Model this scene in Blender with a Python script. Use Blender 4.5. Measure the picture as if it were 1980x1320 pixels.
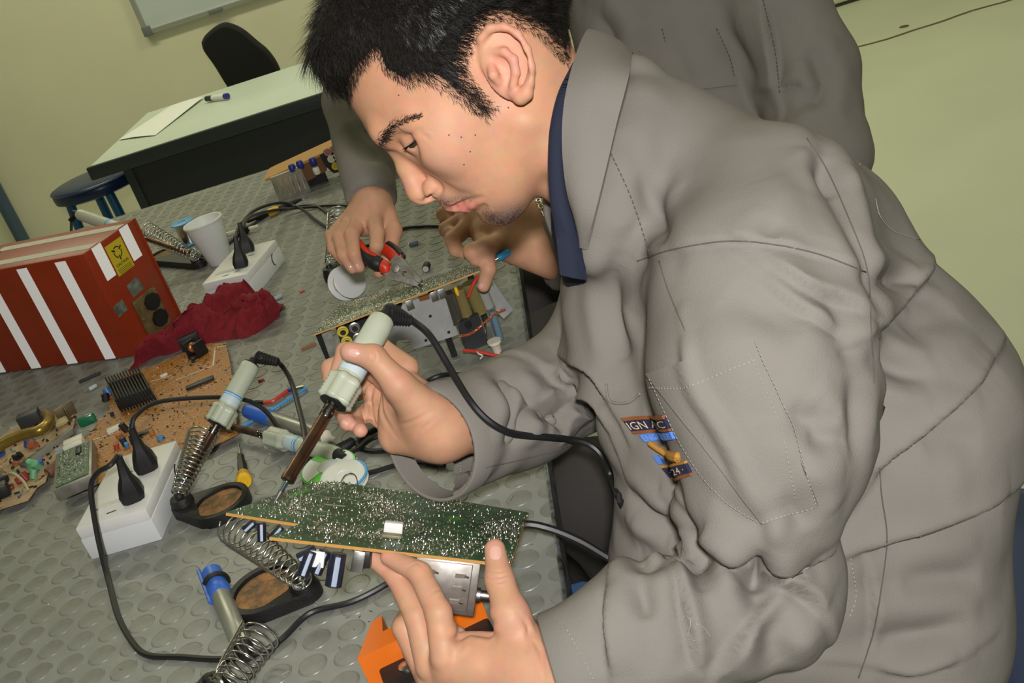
import bpy, bmesh, math, random
import numpy as np
from mathutils import Vector, Matrix
from mathutils.bvhtree import BVHTree
for o in list(bpy.data.objects): bpy.data.objects.remove(o)
scene = bpy.context.scene
COL = scene.collection
rng = np.random.default_rng(7); random.seed(7)
pi = math.pi
nrm = lambda v: np.asarray(v, float) / np.linalg.norm(v)
vec = lambda *a: np.array(a, float)

# ------------------------------------------------------------------ camera
# world: x to the right along the bench, y away, z up, bench surface at z = 0, floor at z = -0.75
PITCH = .035                               # spacing of the studs on the rubber mat
FPX, TILT, ROLL, YAW = 2093.6, .43767, -.32549, -.09168
CAM = vec(7.849, -22.465, 17.996) * PITCH
FW = vec(math.sin(YAW) * math.cos(TILT), math.cos(YAW) * math.cos(TILT), -math.sin(TILT))
_r = vec(math.cos(YAW), -math.sin(YAW), 0); _u = np.cross(_r, FW)
RT = math.cos(ROLL) * _r + math.sin(ROLL) * _u
UP = -math.sin(ROLL) * _r + math.cos(ROLL) * _u
cam = bpy.data.cameras.new('camera'); cam_o = bpy.data.objects.new('camera', cam); COL.objects.link(cam_o)
cam.sensor_width = 36; cam.sensor_fit = 'HORIZONTAL'; cam.lens = FPX / 1980 * 36; cam.clip_start = .02
cam_o.matrix_world = Matrix(((RT[0], UP[0], -FW[0], CAM[0]), (RT[1], UP[1], -FW[1], CAM[1]), (RT[2], UP[2], -FW[2], CAM[2]), (0, 0, 0, 1)))
scene.camera = cam_o

# ------------------------------------------------------------------ light
scene.view_settings.view_transform = 'Standard'; scene.view_settings.look = 'None'
scene.view_settings.gamma = 1; scene.view_settings.use_curve_mapping = False
scene.view_settings.exposure = 0.0
w = bpy.data.worlds.new('room'); scene.world = w; w.use_nodes = True
w.node_tree.nodes['Background'].inputs[0].default_value = (1, .96, .70, 1)
w.node_tree.nodes['Background'].inputs[1].default_value = .035
def area(name, loc, size, size_y, power, col, look=None):
    l = bpy.data.lights.new(name, 'AREA'); l.shape = 'RECTANGLE'; l.size = size; l.size_y = size_y; l.energy = power; l.color = col
    o = bpy.data.objects.new(name, l); COL.objects.link(o); o.location = loc
    if look is not None: o.rotation_euler = Vector(look).to_track_quat('-Z', 'Y').to_euler()
    return o
area('camera_flash', CAM + UP * .09 - FW * .25, .07, .045, 18.5, (1, .975, .94), FW + .05 * UP)
for x, y, e in [(-1.6, 3.5, 26), (.9, 3.5, 26), (-1.4, 1.2, 5), (1.3, 1.2, 5), (3.4, 2.4, 21)]:
    area('ceiling_tube_light', (x, y, 2.2), 1.3, .3, e, (1, .97, .68), (0, 0, -1))

# ------------------------------------------------------------------ helpers: placement, materials, meshes
def ray(x, y): return FW + (x - 990) / FPX * RT - (y - 660) / FPX * UP
def A(x, y, d): return CAM + ray(x, y) * d                       # a point at depth d
def Zp(x, y, z=0.): r = ray(x, y); return CAM + r * ((z - CAM[2]) / r[2])   # a point at height z
def Yp(x, y, Y): r = ray(x, y); return CAM + r * ((Y - CAM[1]) / r[1])
def plane_pt(x, y, p0, n): r = ray(x, y); return CAM + r * (np.dot(p0 - CAM, n) / np.dot(r, n))

MATS = {}
def M(name, col, rough=.5, metal=0., bump=0., bscale=300., var=0., vscale=30., col2=None, coat=0., trans=0., sss=0., spec=.5, detail=3., emit=None, stretch=None, alpha=None):
    if name in MATS: return MATS[name]
    m = bpy.data.materials.new(name); m.use_nodes = True; nt = m.node_tree; b = nt.nodes['Principled BSDF']
    c = tuple(col) + (1,) if len(col) == 3 else tuple(col)
    b.inputs['Base Color'].default_value = c; b.inputs['Roughness'].default_value = rough; b.inputs['Metallic'].default_value = metal
    b.inputs['Specular IOR Level'].default_value = spec
    if coat: b.inputs['Coat Weight'].default_value = coat; b.inputs['Coat Roughness'].default_value = .1
    if trans: b.inputs['Transmission Weight'].default_value = trans
    if sss: b.inputs['Subsurface Weight'].default_value = sss; b.inputs['Subsurface Radius'].default_value = (.006, .0025, .0012); b.inputs['Subsurface Scale'].default_value = 1
    if var or bump:
        tc = nt.nodes.new('ShaderNodeTexCoord'); src = tc.outputs['Object']
        if stretch:
            mp = nt.nodes.new('ShaderNodeMapping'); mp.inputs['Scale'].default_value = stretch; nt.links.new(src, mp.inputs[0]); src = mp.outputs[0]
    if var:
        n = nt.nodes.new('ShaderNodeTexNoise'); n.inputs['Scale'].default_value = vscale; n.inputs['Detail'].default_value = detail; n.inputs['Roughness'].default_value = .6
        nt.links.new(src, n.inputs['Vector'])
        r = nt.nodes.new('ShaderNodeValToRGB'); r.color_ramp.elements[0].position = .35; r.color_ramp.elements[1].position = .68
        c2 = col2 if col2 is not None else [max(0, x * (1 - var)) for x in c[:3]]
        r.color_ramp.elements[0].color = tuple(c2[:3]) + (1,); r.color_ramp.elements[1].color = c
        nt.links.new(n.outputs[0], r.inputs[0]); nt.links.new(r.outputs[0], b.inputs['Base Color'])
    if bump:
        n2 = nt.nodes.new('ShaderNodeTexNoise'); n2.inputs['Scale'].default_value = bscale; n2.inputs['Detail'].default_value = 2
        nt.links.new(src, n2.inputs['Vector'])
        bp = nt.nodes.new('ShaderNodeBump'); bp.inputs['Strength'].default_value = bump; bp.inputs['Distance'].default_value = .002
        nt.links.new(n2.outputs[0], bp.inputs['Height']); nt.links.new(bp.outputs[0], b.inputs['Normal'])
    MATS[name] = m
    return m

class G:                                    # a bag of geometry
    def __init__(s): s.v = []; s.f = []; s.n = 0
    def add(s, V, F):
        V = np.asarray(V, float).reshape(-1, 3); s.v.append(V); s.f += [tuple(i + s.n for i in f) for f in F]; s.n += len(V); return s
    def verts(s): return np.concatenate(s.v) if s.v else np.zeros((0, 3))
def frame(d, up=(0, 0, 1)):
    d = nrm(d); u = np.asarray(up, float)
    if abs(np.dot(d, u)) > .95: u = vec(1, 0, 0)
    x = nrm(np.cross(u, d)); return x, np.cross(d, x), d
BOXF = [(0, 3, 2, 1), (4, 5, 6, 7), (0, 1, 5, 4), (1, 2, 6, 5), (2, 3, 7, 6), (3, 0, 4, 7)]
def gbox(lo, hi, g=None, ax=None, o=(0, 0, 0)):
    g = g or G(); (a, b, c), (d, e, f) = lo, hi
    V = np.array([(a, b, c), (d, b, c), (d, e, c), (a, e, c), (a, b, f), (d, b, f), (d, e, f), (a, e, f)], float)
    if ax is not None: V = V @ np.array(ax) + np.array(o)
    return g.add(V, BOXF)
def rbox(lo, hi, r=.002, g=None, ax=None, o=(0, 0, 0)):      # box with chamfered edges
    g = g or G(); lo = np.array(lo, float); hi = np.array(hi, float); c = (lo + hi) / 2; h = (hi - lo) / 2
    bm = bmesh.new(); bmesh.ops.create_cube(bm, size=2)
    for v in bm.verts: v.co = Vector([v.co[i] * h[i] for i in range(3)])
    bmesh.ops.bevel(bm, geom=list(bm.edges), offset=min(r, min(h) * .9), segments=2, profile=.5, affect='EDGES')
    V = np.array([v.co[:] for v in bm.verts]) + c; bm.verts.index_update(); F = [[v.index for v in f.verts] for f in bm.faces]; bm.free()
    if ax is not None: V = V @ np.array(ax) + np.array(o)
    return g.add(V, F)
def prism(poly, z0, z1, g=None, ax=None, o=(0, 0, 0)):
    g = g or G(); n = len(poly); P = [(p[0], p[1]) for p in poly]
    V = np.array([(x, y, z0) for x, y in P] + [(x, y, z1) for x, y in P], float)
    if ax is not None: V = V @ np.array(ax) + np.array(o)
    ar = sum(P[i][0] * P[(i + 1) % n][1] - P[(i + 1) % n][0] * P[i][1] for i in range(n))
    F = [tuple(range(n))[::-1], tuple(range(n, 2 * n))] + [(i, (i + 1) % n, n + (i + 1) % n, n + i) for i in range(n)]
    if ar < 0: F = [f[::-1] for f in F]
    return g.add(V, F)
def spline(P, n=8):                          # Catmull-Rom through the points
    P = np.array(P, float); Q = np.vstack([2 * P[0] - P[1], P, 2 * P[-1] - P[-2]]); out = []
    for i in range(1, len(Q) - 2):
        a, b, c, d = Q[i - 1:i + 3]
        for t in np.linspace(0, 1, n, endpoint=False):
            out.append(.5 * ((2 * b) + (-a + c) * t + (2 * a - 5 * b + 4 * c - d) * t * t + (-a + 3 * b - 3 * c + d) * t ** 3))
    out.append(P[-1]); return np.array(out)
def tube(P, r, g=None, n=8, caps=True, flat=None):   # tube along points, radius number or list
    g = g or G(); P = np.array(P, float); R = np.full(len(P), r) if np.isscalar(r) else np.array(r, float)
    T = np.gradient(P, axis=0); T /= np.linalg.norm(T, axis=1)[:, None] + 1e-12
    x = frame(T[0])[0]; V = []
    a = np.linspace(0, 2 * pi, n, endpoint=False)
    for i in range(len(P)):
        x = x - np.dot(x, T[i]) * T[i]; x = x / (np.linalg.norm(x) + 1e-12); y = np.cross(T[i], x)
        V.append(P[i] + R[i] * (np.cos(a)[:, None] * x + np.sin(a)[:, None] * y))
    V = np.concatenate(V); F = []
    for i in range(len(P) - 1):
        for j in range(n): F.append((i * n + j, i * n + (j + 1) % n, (i + 1) * n + (j + 1) % n, (i + 1) * n + j))
    if caps: F.append(tuple(range(n))[::-1]); F.append(tuple(range((len(P) - 1) * n, len(P) * n)))
    return g.add(V, F)
def lathe(prof, o, d, g=None, n=24, mod=None):        # prof: (radius, distance along axis d)
    g = g or G(); x, y, z = frame(d); o = np.array(o, float); V = []; a = np.linspace(0, 2 * pi, n, endpoint=False)
    for r, h in prof:
        rr = r * (mod(a, h) if mod else 1)
        V.append(o + h * z + (rr * np.cos(a))[:, None] * x + (rr * np.sin(a))[:, None] * y)
    V = np.concatenate(V); F = []; m = len(prof)
    for i in range(m - 1):
        for j in range(n): F.append((i * n + j, i * n + (j + 1) % n, (i + 1) * n + (j + 1) % n, (i + 1) * n + j))
    F.append(tuple(range(n))[::-1]); F.append(tuple(range((m - 1) * n, m * n)))
    return g.add(V, F)
def helix(o, d, r0, r1, length, turns, wire, n=20, phase=0., g=None, droop=0.):
    x, y, z = frame(d); t = np.linspace(0, 1, int(turns * n)); a = 2 * pi * turns * t + phase; r = (r0 + (r1 - r0) * t)[:, None]
    P = np.array(o) + (length * t)[:, None] * z + r * (np.cos(a)[:, None] * x + np.sin(a)[:, None] * y)
    P[:, 2] -= droop * np.sin(pi * t)
    return tube(P, wire, g, 6)

def world_loc(o):
    p = np.zeros(3)
    while o is not None: p += np.array(o.location); o = o.parent
    return p
def obj(name, g, mat, parent=None, smooth=40, label=None, world=True, attr=None, kind=None):
    V = g.verts(); F = g.f
    if parent is not None and world: V = V - world_loc(parent)
    me = bpy.data.meshes.new(name); me.from_pydata(V.tolist(), [], F); me.update()
    me.materials.append(mat)
    if smooth:
        me.polygons.foreach_set('use_smooth', np.ones(len(me.polygons), bool))
        if smooth < 179: me.set_sharp_from_angle(angle=math.radians(smooth))
    o = bpy.data.objects.new(name, me); COL.objects.link(o); o.parent = parent
    if label: o['label'] = label
    if kind: o['kind'] = kind
    if attr:
        for k, a in attr.items():
            at = me.attributes.new(k, 'FLOAT_COLOR', 'POINT'); c = np.ones((len(V), 4), np.float32); c[:, :3] = a; at.data.foreach_set('color', c.ravel())
    return o
def thing(name, label, cat, loc=(0, 0, 0), group=None):
    o = bpy.data.objects.new(name, None); COL.objects.link(o); o.location = Vector([float(x) for x in loc]); o.empty_display_size = .02
    o['label'] = label; o['category'] = cat
    if group: o['group'] = group
    return o
def tag(o, label, cat, group=None):
    o['label'] = label; o['category'] = cat
    if group: o['group'] = group
    return o
def rebase(o):                                # origin of a single-mesh thing to its own base
    me = o.data; V = np.empty(len(me.vertices) * 3); me.vertices.foreach_get('co', V); V = V.reshape(-1, 3)
    c = vec((V[:, 0].min() + V[:, 0].max()) / 2, (V[:, 1].min() + V[:, 1].max()) / 2, V[:, 2].min())
    me.vertices.foreach_set('co', (V - c).ravel()); o.location = Vector(c); me.update(); return o
def single(name, g, mat, label, cat, group=None, smooth=40): return tag(rebase(obj(name, g, mat, None, smooth)), label, cat, group)
def struct(name, g, mat, parent=None, smooth=0):
    o = obj(name, g, mat, parent, smooth)
    if parent is None: o['kind'] = 'structure'
    return o
def text_geo(s, size, o, ax, ay, lift=0., bold=0.):     # flat lettering as a mesh, baseline start o, along ax, up ay
    c = bpy.data.curves.new('t', 'FONT'); c.body = s; c.size = size; c.offset = bold; c.resolution_u = 2
    t = bpy.data.objects.new('t', c); COL.objects.link(t); dg = bpy.context.evaluated_depsgraph_get(); dg.update()
    me = bpy.data.meshes.new_from_object(t.evaluated_get(dg))
    V = np.array([v.co[:] for v in me.vertices]).reshape(-1, 3); F = [tuple(p.vertices) for p in me.polygons]
    bpy.data.objects.remove(t); bpy.data.curves.remove(c); bpy.data.meshes.remove(me)
    ax = nrm(ax); ay = nrm(ay); n = np.cross(ax, ay)
    return G().add(np.array(o) + V[:, :1] * ax + V[:, 1:2] * ay + lift * n, F)

# plain materials
BLACK = M('black_plastic', (.012, .012, .012), .45, bump=.05)
RUBBER = M('black_rubber', (.010, .010, .011), .55)
CORD = M('cord_black', (.014, .014, .015), .42)
CHROME = M('spring_steel', (.62, .62, .6), .22, 1.)
STEEL = M('brushed_steel', (.55, .55, .53), .35, 1., bump=.05, bscale=900)
WHITEP = M('white_plastic', (.80, .80, .78), .4, var=.08, vscale=25)
IVORY = M('ivory_plastic', (.72, .70, .58), .45)
PALEGREEN = M('pale_green_plastic', (.50, .54, .42), .38, var=.06, vscale=40)
BLUEP = M('blue_plastic', (.03, .14, .62), .38)
YELLOWP = M('yellow_plastic', (.85, .50, .02), .35)
SOLDER = M('solder', (.78, .77, .72), .22, 1.)
# ================================================================== the room
wallm = M('painted_wall', (.74, .72, .54), .6, var=.07, vscale=1.3, bump=.03, bscale=60)
floorm = M('green_epoxy_floor', (.56, .60, .46), .4, var=.10, vscale=1.1)
struct('floor', gbox((-5, -3, -.80), (6, 5.4, -.75)), floorm)
fl = bpy.data.objects['floor']
g = G(); Pc = [(x, 4.10 + .012 * math.sin(x * 9) + .006 * math.sin(x * 23)) for x in np.linspace(.6, 4.5, 60)]
for (x0, y0), (x1, y1) in zip(Pc[:-1], Pc[1:]): g.add([(x0, y0 - .012, -.7495), (x1, y1 - .012, -.7495), (x1, y1 + .012, -.7495), (x0, y0 + .012, -.7495)], [(0, 1, 2, 3)])
obj('floor_joint', g, M('joint_filler', (.10, .085, .04), .8), fl, 0)
g = lathe([(.022, 0), (.022, .0012), (.001, .0014)], (1.98, 4.2, -.7495), (0, 0, 1), n=10); obj('floor_stain', g, MATS['joint_filler'], fl)
struct('wall_back', gbox((-5, 4.95, -.75), (6, 5.1, 2.3)), wallm)
struct('wall_gap_strip', gbox((-5, 4.935, -.75), (6, 4.95, -.735)), M('dark_gap', (.03, .04, .02), .8))  # dark strip in place of the thin gap at the wall foot
struct('wall_left', gbox((-5.1, -3, -.75), (-5, 4.95, 2.3)), wallm)
struct('ceiling', gbox((-5, -3, 2.3), (6, 5, 2.4)), M('ceiling_paint', (.8, .8, .74), .8))
pp = Yp(30, 430, 4.9)
single('steel_pipe', lathe([(.035, 0), (.035, 2.6)], (pp[0], 4.88, -.75), (0, 0, 1), n=16), M('blue_grey_paint', (.05, .085, .13), .4), 'slim blue grey steel pipe standing against the wall behind the red case', 'pipe')

# whiteboard on the back wall
t = thing('whiteboard', 'grey white dry erase board with aluminium frame on the cream wall', 'whiteboard', (-.4, 4.93, .187))
bx0, bx1, bz0, bz1 = -1.511, .9, .183, 1.35
obj('panel', gbox((bx0, 4.925, bz0), (bx1, 4.945, bz1)), M('board_white', (.60, .66, .66), .25, var=.08, vscale=2), t, 0)
al = M('aluminium', (.62, .63, .62), .4, .8)
for lo, hi in [((bx0 - .01, 4.915, bz0 - .012), (bx1 + .01, 4.948, bz0 + .012)), ((bx0 - .012, 4.915, bz0 - .012), (bx0 + .014, 4.948, bz1)), ((bx1 - .01, 4.915, bz0), (bx1 + .012, 4.948, bz1)), ((bx0, 4.915, bz1 - .01), (bx1, 4.948, bz1 + .012))]:
    obj('frame', rbox(lo, hi, .003), al, t)
for lo, hi in [((bx0 - .014, 4.908, bz0 - .018), (bx0 + .03, 4.95, bz0 + .03)), ((-1.17, 4.90, bz0 - .014), (-1.1, 4.95, bz0 + .008))]: obj('corner_bracket', rbox(lo, hi, .004), M('dark_bracket', (.16, .18, .18), .5), t)

# desk, chair and stool at the far side
t = thing('office_desk', 'pale topped office desk with charcoal front panel by the wall', 'desk', (-.4, 3.25, -.75))
obj('desk_top', rbox((-1.25, 2.875, -.045), (.45, 3.66, -.01), .003), M('desk_laminate', (.60, .68, .60), .4, var=.04, vscale=4), t)
dk = M('charcoal_laminate', (.035, .045, .043), .5, var=.15, vscale=5)
obj('edge_band', rbox((-1.255, 2.865, -.055), (.455, 2.885, -.008), .004), dk, t)
obj('front_panel', gbox((-1.13, 2.93, -.70), (.33, 2.95, -.045)), M('charcoal_panel', (.022, .026, .025), .55), t, 0)
obj('side_panel', gbox((-1.16, 2.92, -.75), (-1.13, 3.6, -.045)), dk, t, 0); obj('side_panel', gbox((.33, 2.92, -.75), (.36, 3.6, -.045)), dk, t, 0)
# paper sheet and marker on it
c4 = [Zp(*q, -.0085) for q in ((229, 271), (300, 262), (395, 190), (330, 205))]
def sheet(c4, nx, ny, bend, th):
    g = G(); V = []; c4 = np.array(c4)
    for k in (0, 1):
        for i in range(nx + 1):
            for j in range(ny + 1):
                u, v = i / nx, j / ny; p = (1 - u) * (1 - v) * c4[0] + u * (1 - v) * c4[1] + u * v * c4[2] + (1 - u) * v * c4[3]
                V.append(p + vec(0, 0, bend(u, v) + (th if k else 0)))
    n1 = (nx + 1) * (ny + 1); F = []; I = lambda k, i, j: k * n1 + i * (ny + 1) + j
    for i in range(nx):
        for j in range(ny): F += [(I(1, i, j), I(1, i + 1, j), I(1, i + 1, j + 1), I(1, i, j + 1)), (I(0, i, j), I(0, i, j + 1), I(0, i + 1, j + 1), I(0, i + 1, j))]
    for i in range(nx): F += [(I(0, i, 0), I(0, i + 1, 0), I(1, i + 1, 0), I(1, i, 0)), (I(0, i, ny), I(1, i, ny), I(1, i + 1, ny), I(0, i + 1, ny))]
    for j in range(ny): F += [(I(0, 0, j), I(1, 0, j), I(1, 0, j + 1), I(0, 0, j + 1)), (I(0, nx, j), I(0, nx, j + 1), I(1, nx, j + 1), I(1, nx, j))]
    return g.add(V, F)
single('paper_sheet', sheet(c4, 6, 10, lambda u, v: .006 * u * v + .004 * math.sin(3 * u), .0008), M('paper', (.78, .80, .78), .7), 'creased white paper sheet lying on the pale desk', 'paper')
a, b = Zp(400, 191, .004), Zp(430, 187, .004); dm = b - a
t = thing('marker_pen', 'white marker pen with dark cap end lying on the pale desk', 'pen', Zp(415, 192, -.01))
obj('barrel', lathe([(.010, 0), (.011, .03), (.011, .09)], a + dm * .3, dm, n=12), WHITEP, t)
obj('cap', lathe([(.007, 0), (.011, .004), (.011, .045)], a - dm * .05, dm, n=12), M('dark_cap', (.02, .03, .03), .4), t)
obj('end_plug', lathe([(.0115, 0), (.0115, .018), (.004, .02)], a + dm * .3 + nrm(dm) * .09, dm, n=12), M('navy_plastic', (.02, .03, .25), .4), t)

# office chair behind the desk: backrest outlined from its back
Yc = 4.1; ol = [(390, 82), (397, 68), (415, 52), (432, 44), (448, 46), (470, 57), (495, 78), (520, 100), (540, 132), (545, 170), (520, 200), (470, 205), (440, 165), (415, 125), (395, 97)]
P = np.array([Yp(x, y, Yc) for x, y in ol])[:, [0, 2]]; P = spline(np.vstack([P, P[:1]]), 4)[:-1]
t = thing('office_chair', 'black fabric office chair tucked behind the pale desk', 'chair', (P[:, 0].mean(), Yc, -.75))
c0 = P.mean(0); V = []; F = []; n = len(P)
for s, dy in [(.90, -.035), (.97, -.028), (1, -.01), (1, .01), (.97, .028), (.9, .036)]:
    q = c0 + (P - c0) * s; V += [(x, Yc + dy + .25 * ((x - c0[0]) ** 2), z) for x, z in q]
for k in range(5): F += [(k * n + i, k * n + (i + 1) % n, (k + 1) * n + (i + 1) % n, (k + 1) * n + i) for i in range(n)]
F += [tuple(range(n)), tuple(range(5 * n, 6 * n))[::-1]]
chairm = M('black_fabric', (.008, .008, .008), .9, bump=.2, bscale=400)
obj('backrest', G().add(V, F), chairm, t, 60)
cx = c0[0] + .03
obj('back_stem', tube([(cx, Yc + .03, -.05), (cx, Yc + .05, -.2), (cx, Yc - .05, -.3)], .02), BLACK, t)
obj('seat', rbox((cx - .23, Yc - .5, -.32), (cx + .23, Yc - .04, -.24), .03), chairm, t)
obj('column', lathe([(.03, 0), (.03, .36)], (cx, Yc - .27, -.67), (0, 0, 1), n=14), BLACK, t)
for k in range(5):
    a_ = k * 2 * pi / 5; e = vec(cx + .28 * math.cos(a_), Yc - .27 + .28 * math.sin(a_), -.69)
    L = obj('base_leg', tube([(cx, Yc - .27, -.65), e], [.025, .016]), BLACK, t); obj('castor', lathe([(.03, -.02), (.03, .02)], e + vec(0, 0, -.03), (math.sin(a_), math.cos(a_), 0), n=12), BLACK, L)

# blue padded stools
seatblue = M('navy_vinyl', (.008, .022, .075), .32, bump=.06, bscale=250); legblue = M('blue_enamel', (.01, .10, .24), .35)
def stool(c, r, zt, label, rot):
    t = thing('padded_stool', label, 'stool', (c[0], c[1], -.75), 'blue padded stools')
    obj('seat_cushion', lathe([(r * .9, -.055), (r * .985, -.048), (r, -.03), (r, -.022), (r * .985, -.006), (r * .93, 0), (r * .5, .004), (.001, .005)], (c[0], c[1], zt), (0, 0, 1), n=40), seatblue, t, 50)
    obj('piping', tube([(c[0] + r * 1.0 * math.cos(a), c[1] + r * 1.0 * math.sin(a), zt - .008) for a in np.linspace(0, 2 * pi, 41)], .0035, n=6), seatblue, t)
    for k in range(4):
        a = rot + k * pi / 2; ca, sa = math.cos(a), math.sin(a)
        obj('leg', tube([(c[0] + r * .72 * ca, c[1] + r * .72 * sa, zt - .05), (c[0] + r * 1.02 * ca, c[1] + r * 1.02 * sa, -.75)], .019, n=10), legblue, t)
    obj('foot_ring', tube([(c[0] + r * .92 * math.cos(a), c[1] + r * .92 * math.sin(a), -.52) for a in np.linspace(0, 2 * pi, 33)], .011, n=8), legblue, t)
    return t
stool((-1.50, 3.5), .185, -.16, 'round navy padded stool with blue legs beside the far desk', .55)
stool((.60, .06), .19, -.205, 'round navy padded stool under the seated person in the foreground', .3)

# ================================================================== workbench with studded rubber mat
TX0, TX1, TY0, TY1 = -1.45, .172, -.75, 1.99
t = thing('workbench', 'long workbench covered with a grey studded rubber mat', 'workbench', (-.6, .6, -.75))
matm = M('grey_rubber', (.275, .284, .264), .42, var=.16, vscale=18, bump=.08, bscale=350, col2=(.228, .233, .212))
studm = M('stud_rubber', (.245, .251, .230), .38, var=.28, vscale=26, bump=.06, bscale=500, col2=(.170, .171, .148), detail=5)
obj('rubber_mat', gbox((TX0, TY0, -.004), (TX1, TY1, 0)), matm, t, 0)
obj('bench_top', gbox((TX0, TY0, -.034), (TX1 - .002, TY1 - .002, -.004)), M('bench_board', (.2, .2, .19), .6), t, 0)
trim = M('worn_steel_trim', (.20, .23, .25), .45, .6, var=.75, vscale=60, col2=(.045, .04, .03))
obj('edge_trim', rbox((TX1 - .001, TY0, -.036), (TX1 + .004, TY1, .0008), .0015), trim, t)
obj('edge_trim', rbox((TX0, TY1 - .001, -.036), (TX1, TY1 + .004, .0008), .0015), trim, t)
for x in (TX0 + .06, TX1 - .30):
    for y in (TY0 + .06, TY1 - .1): obj('bench_leg', rbox((x - .025, y - .025, -.75), (x + .025, y + .025, -.034), .004), M('dark_steel', (.03, .03, .03), .5), t)
obj('added_dark_panel', gbox((TX0 + .05, TY1 - .14, -.74), (TX1 - .02, TY1 - .12, -.034)), MATS['dark_steel'], t, 0)  # added dark sheet, stands in for the shade under the bench
def stud_prof(n, c=(0, 0), clip=None):
    a = np.linspace(0, 2 * pi, n, endpoint=False); V = []
    for r, z in [(.0145, 0), (.0139, .0008), (.0130, .0009), (.0124, .0005), (.001, .0005)]: V += [(c[0] + r * math.cos(x), c[1] + r * math.sin(x), z) for x in a]
    V = np.array(V)
    if clip is not None: V[:, 0] = np.minimum(V[:, 0], clip)
    F = [(k * n + i, k * n + (i + 1) % n, (k + 1) * n + (i + 1) % n, (k + 1) * n + i) for k in range(4) for i in range(n)] + [tuple(range(4 * n, 5 * n))]
    return V, F
cand = []
for i in range(int(TX0 / PITCH) + 1, 6):
    for j in range(int(TY0 / PITCH) + 1, int(TY1 / PITCH) + 1):
        c = vec(i * PITCH, j * PITCH, 0); D = c - CAM; wv = D @ FW; px, py = 990 + FPX * (D @ RT) / wv, 660 - FPX * (D @ UP) / wv
        if i == 5 or c[1] < TY1 - .02: cand.append(((-60 < px < 2040 and -60 < py < 1380), wv, i, c))
order = sorted([k for k in cand if k[0] and k[2] < 5], key=lambda k: k[1]); near = order[:300]
V, F = stud_prof(28); me = bpy.data.meshes.new('stud'); me.from_pydata(V.tolist(), [], F); me.materials.append(studm); me.polygons.foreach_set('use_smooth', np.ones(len(F), bool)); me.update(); me.set_sharp_from_angle(angle=math.radians(22))
for k in near:
    o = bpy.data.objects.new('stud', me); COL.objects.link(o); o.parent = t; o.location = Vector(k[3] - world_loc(t))
ids = {id(k) for k in near}; g = G()
for k in cand:
    if id(k) in ids: continue
    if k[2] == 5: V, F = stud_prof(20, k[3], .1705)
    elif k[0] or (k[3][0] > -.9 and k[3][1] < .2): V, F = stud_prof(16, k[3])
    else: continue
    g.add(V, F)
obj('stud_field', g, studm, t, 22, kind='stuff')
# ================================================================== things on the bench
def vcol_mat(name, rough=.4, spec=.5, metal=0.):
    if name in MATS: return MATS[name]
    m = bpy.data.materials.new(name); m.use_nodes = True; b = m.node_tree.nodes['Principled BSDF']
    a = m.node_tree.nodes.new('ShaderNodeAttribute'); a.attribute_name = 'tint'; m.node_tree.links.new(a.outputs['Color'], b.inputs['Base Color'])
    b.inputs['Roughness'].default_value = rough; b.inputs['Specular IOR Level'].default_value = spec; b.inputs['Metallic'].default_value = metal; MATS[name] = m; return m
VC = vcol_mat('tinted_components')
class GC(G):                                # geometry with a colour for every piece
    def __init__(s): super().__init__(); s.c = []
    def paint(s, col):
        k = s.n - sum(len(x) for x in s.c)
        if k > 0: s.c.append(np.tile(np.array(col, float), (k, 1)))
    def attr(s): return {'tint': np.concatenate(s.c)}

# ---- red instrument case
FR, BR = vec(-.513, .927, 0), vec(-.459, 1.061, 0)
ly = nrm(BR - FR); lx = nrm(vec(ly[1], -ly[0], 0)) * -1      # ly along the end face, lx along the long side
W_, L_, H_ = .145, .52, .20
axb = np.array([lx, ly, (0, 0, 1)])
rb = thing('instrument_case', 'red metal instrument case with white tape stripes and yellow caution sticker', 'case', FR + lx * L_ / 2 + ly * W_ / 2)
redm = M('red_enamel', (.33, .036, .008), .42, var=.10, vscale=14, col2=(.27, .028, .006))
ax3 = dict(ax=axb, o=FR)
obj('case_body', rbox((0, 0, .001), (L_, W_, H_), .004, **ax3), redm, rb)
tape = M('reflective_tape', (1., 1., .99), .45, spec=.6)
if 'Diffuse Roughness' in tape.node_tree.nodes['Principled BSDF'].inputs: tape.node_tree.nodes['Principled BSDF'].inputs['Diffuse Roughness'].default_value = 1.
e = .0008
for s in (.055, .145, .235, .325, .415):                       # slanting stripes on the long side
    obj('tape_stripe', prism([(s - .012, .003), (s + .012, .003), (s + .012, H_ - .006), (s - .012, H_ - .006)], 0, e, ax=[lx, (0, 0, 1), -ly], o=FR - ly * 0), tape, rb, 0)
for y0 in (.022, .098):                                         # strips along the lid that fold over the end face
    obj('tape_strip', prism([(.004, y0), (.30, y0), (.30, y0 + .022), (.004, y0 + .022)], H_, H_ + e, **ax3), M('aged_tape', (.62, .60, .50), .5, var=.15, vscale=60), rb, 0)
    obj('tape_strip', prism([(y0, H_ - .062), (y0 + .024, H_ - .062), (y0 + .024, H_ - .001), (y0, H_ - .001)], 0, e, ax=[ly, (0, 0, 1), -lx], o=FR), tape, rb, 0)
obj('tape_strip', prism([(.33, .0), (.352, .0), (.352, W_), (.33, W_)], H_, H_ + e, **ax3), MATS['aged_tape'], rb, 0)
obj('foil_label', prism([(.285, .05), (.325, .05), (.325, .10), (.285, .10)], H_, H_ + e * 1.4, **ax3), M('foil', (.32, .38, .32), .35, .5, var=.6, vscale=80), rb, 0)
obj('end_flange', rbox((-.0015, -.001, .0), (.001, .004, H_), .0006, **ax3), redm, rb); obj('end_flange', rbox((-.0015, W_ - .004, 0), (.001, W_ + .001, H_), .0006, **ax3), redm, rb)
axe = [ly, (0, 0, 1), -lx]
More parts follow.
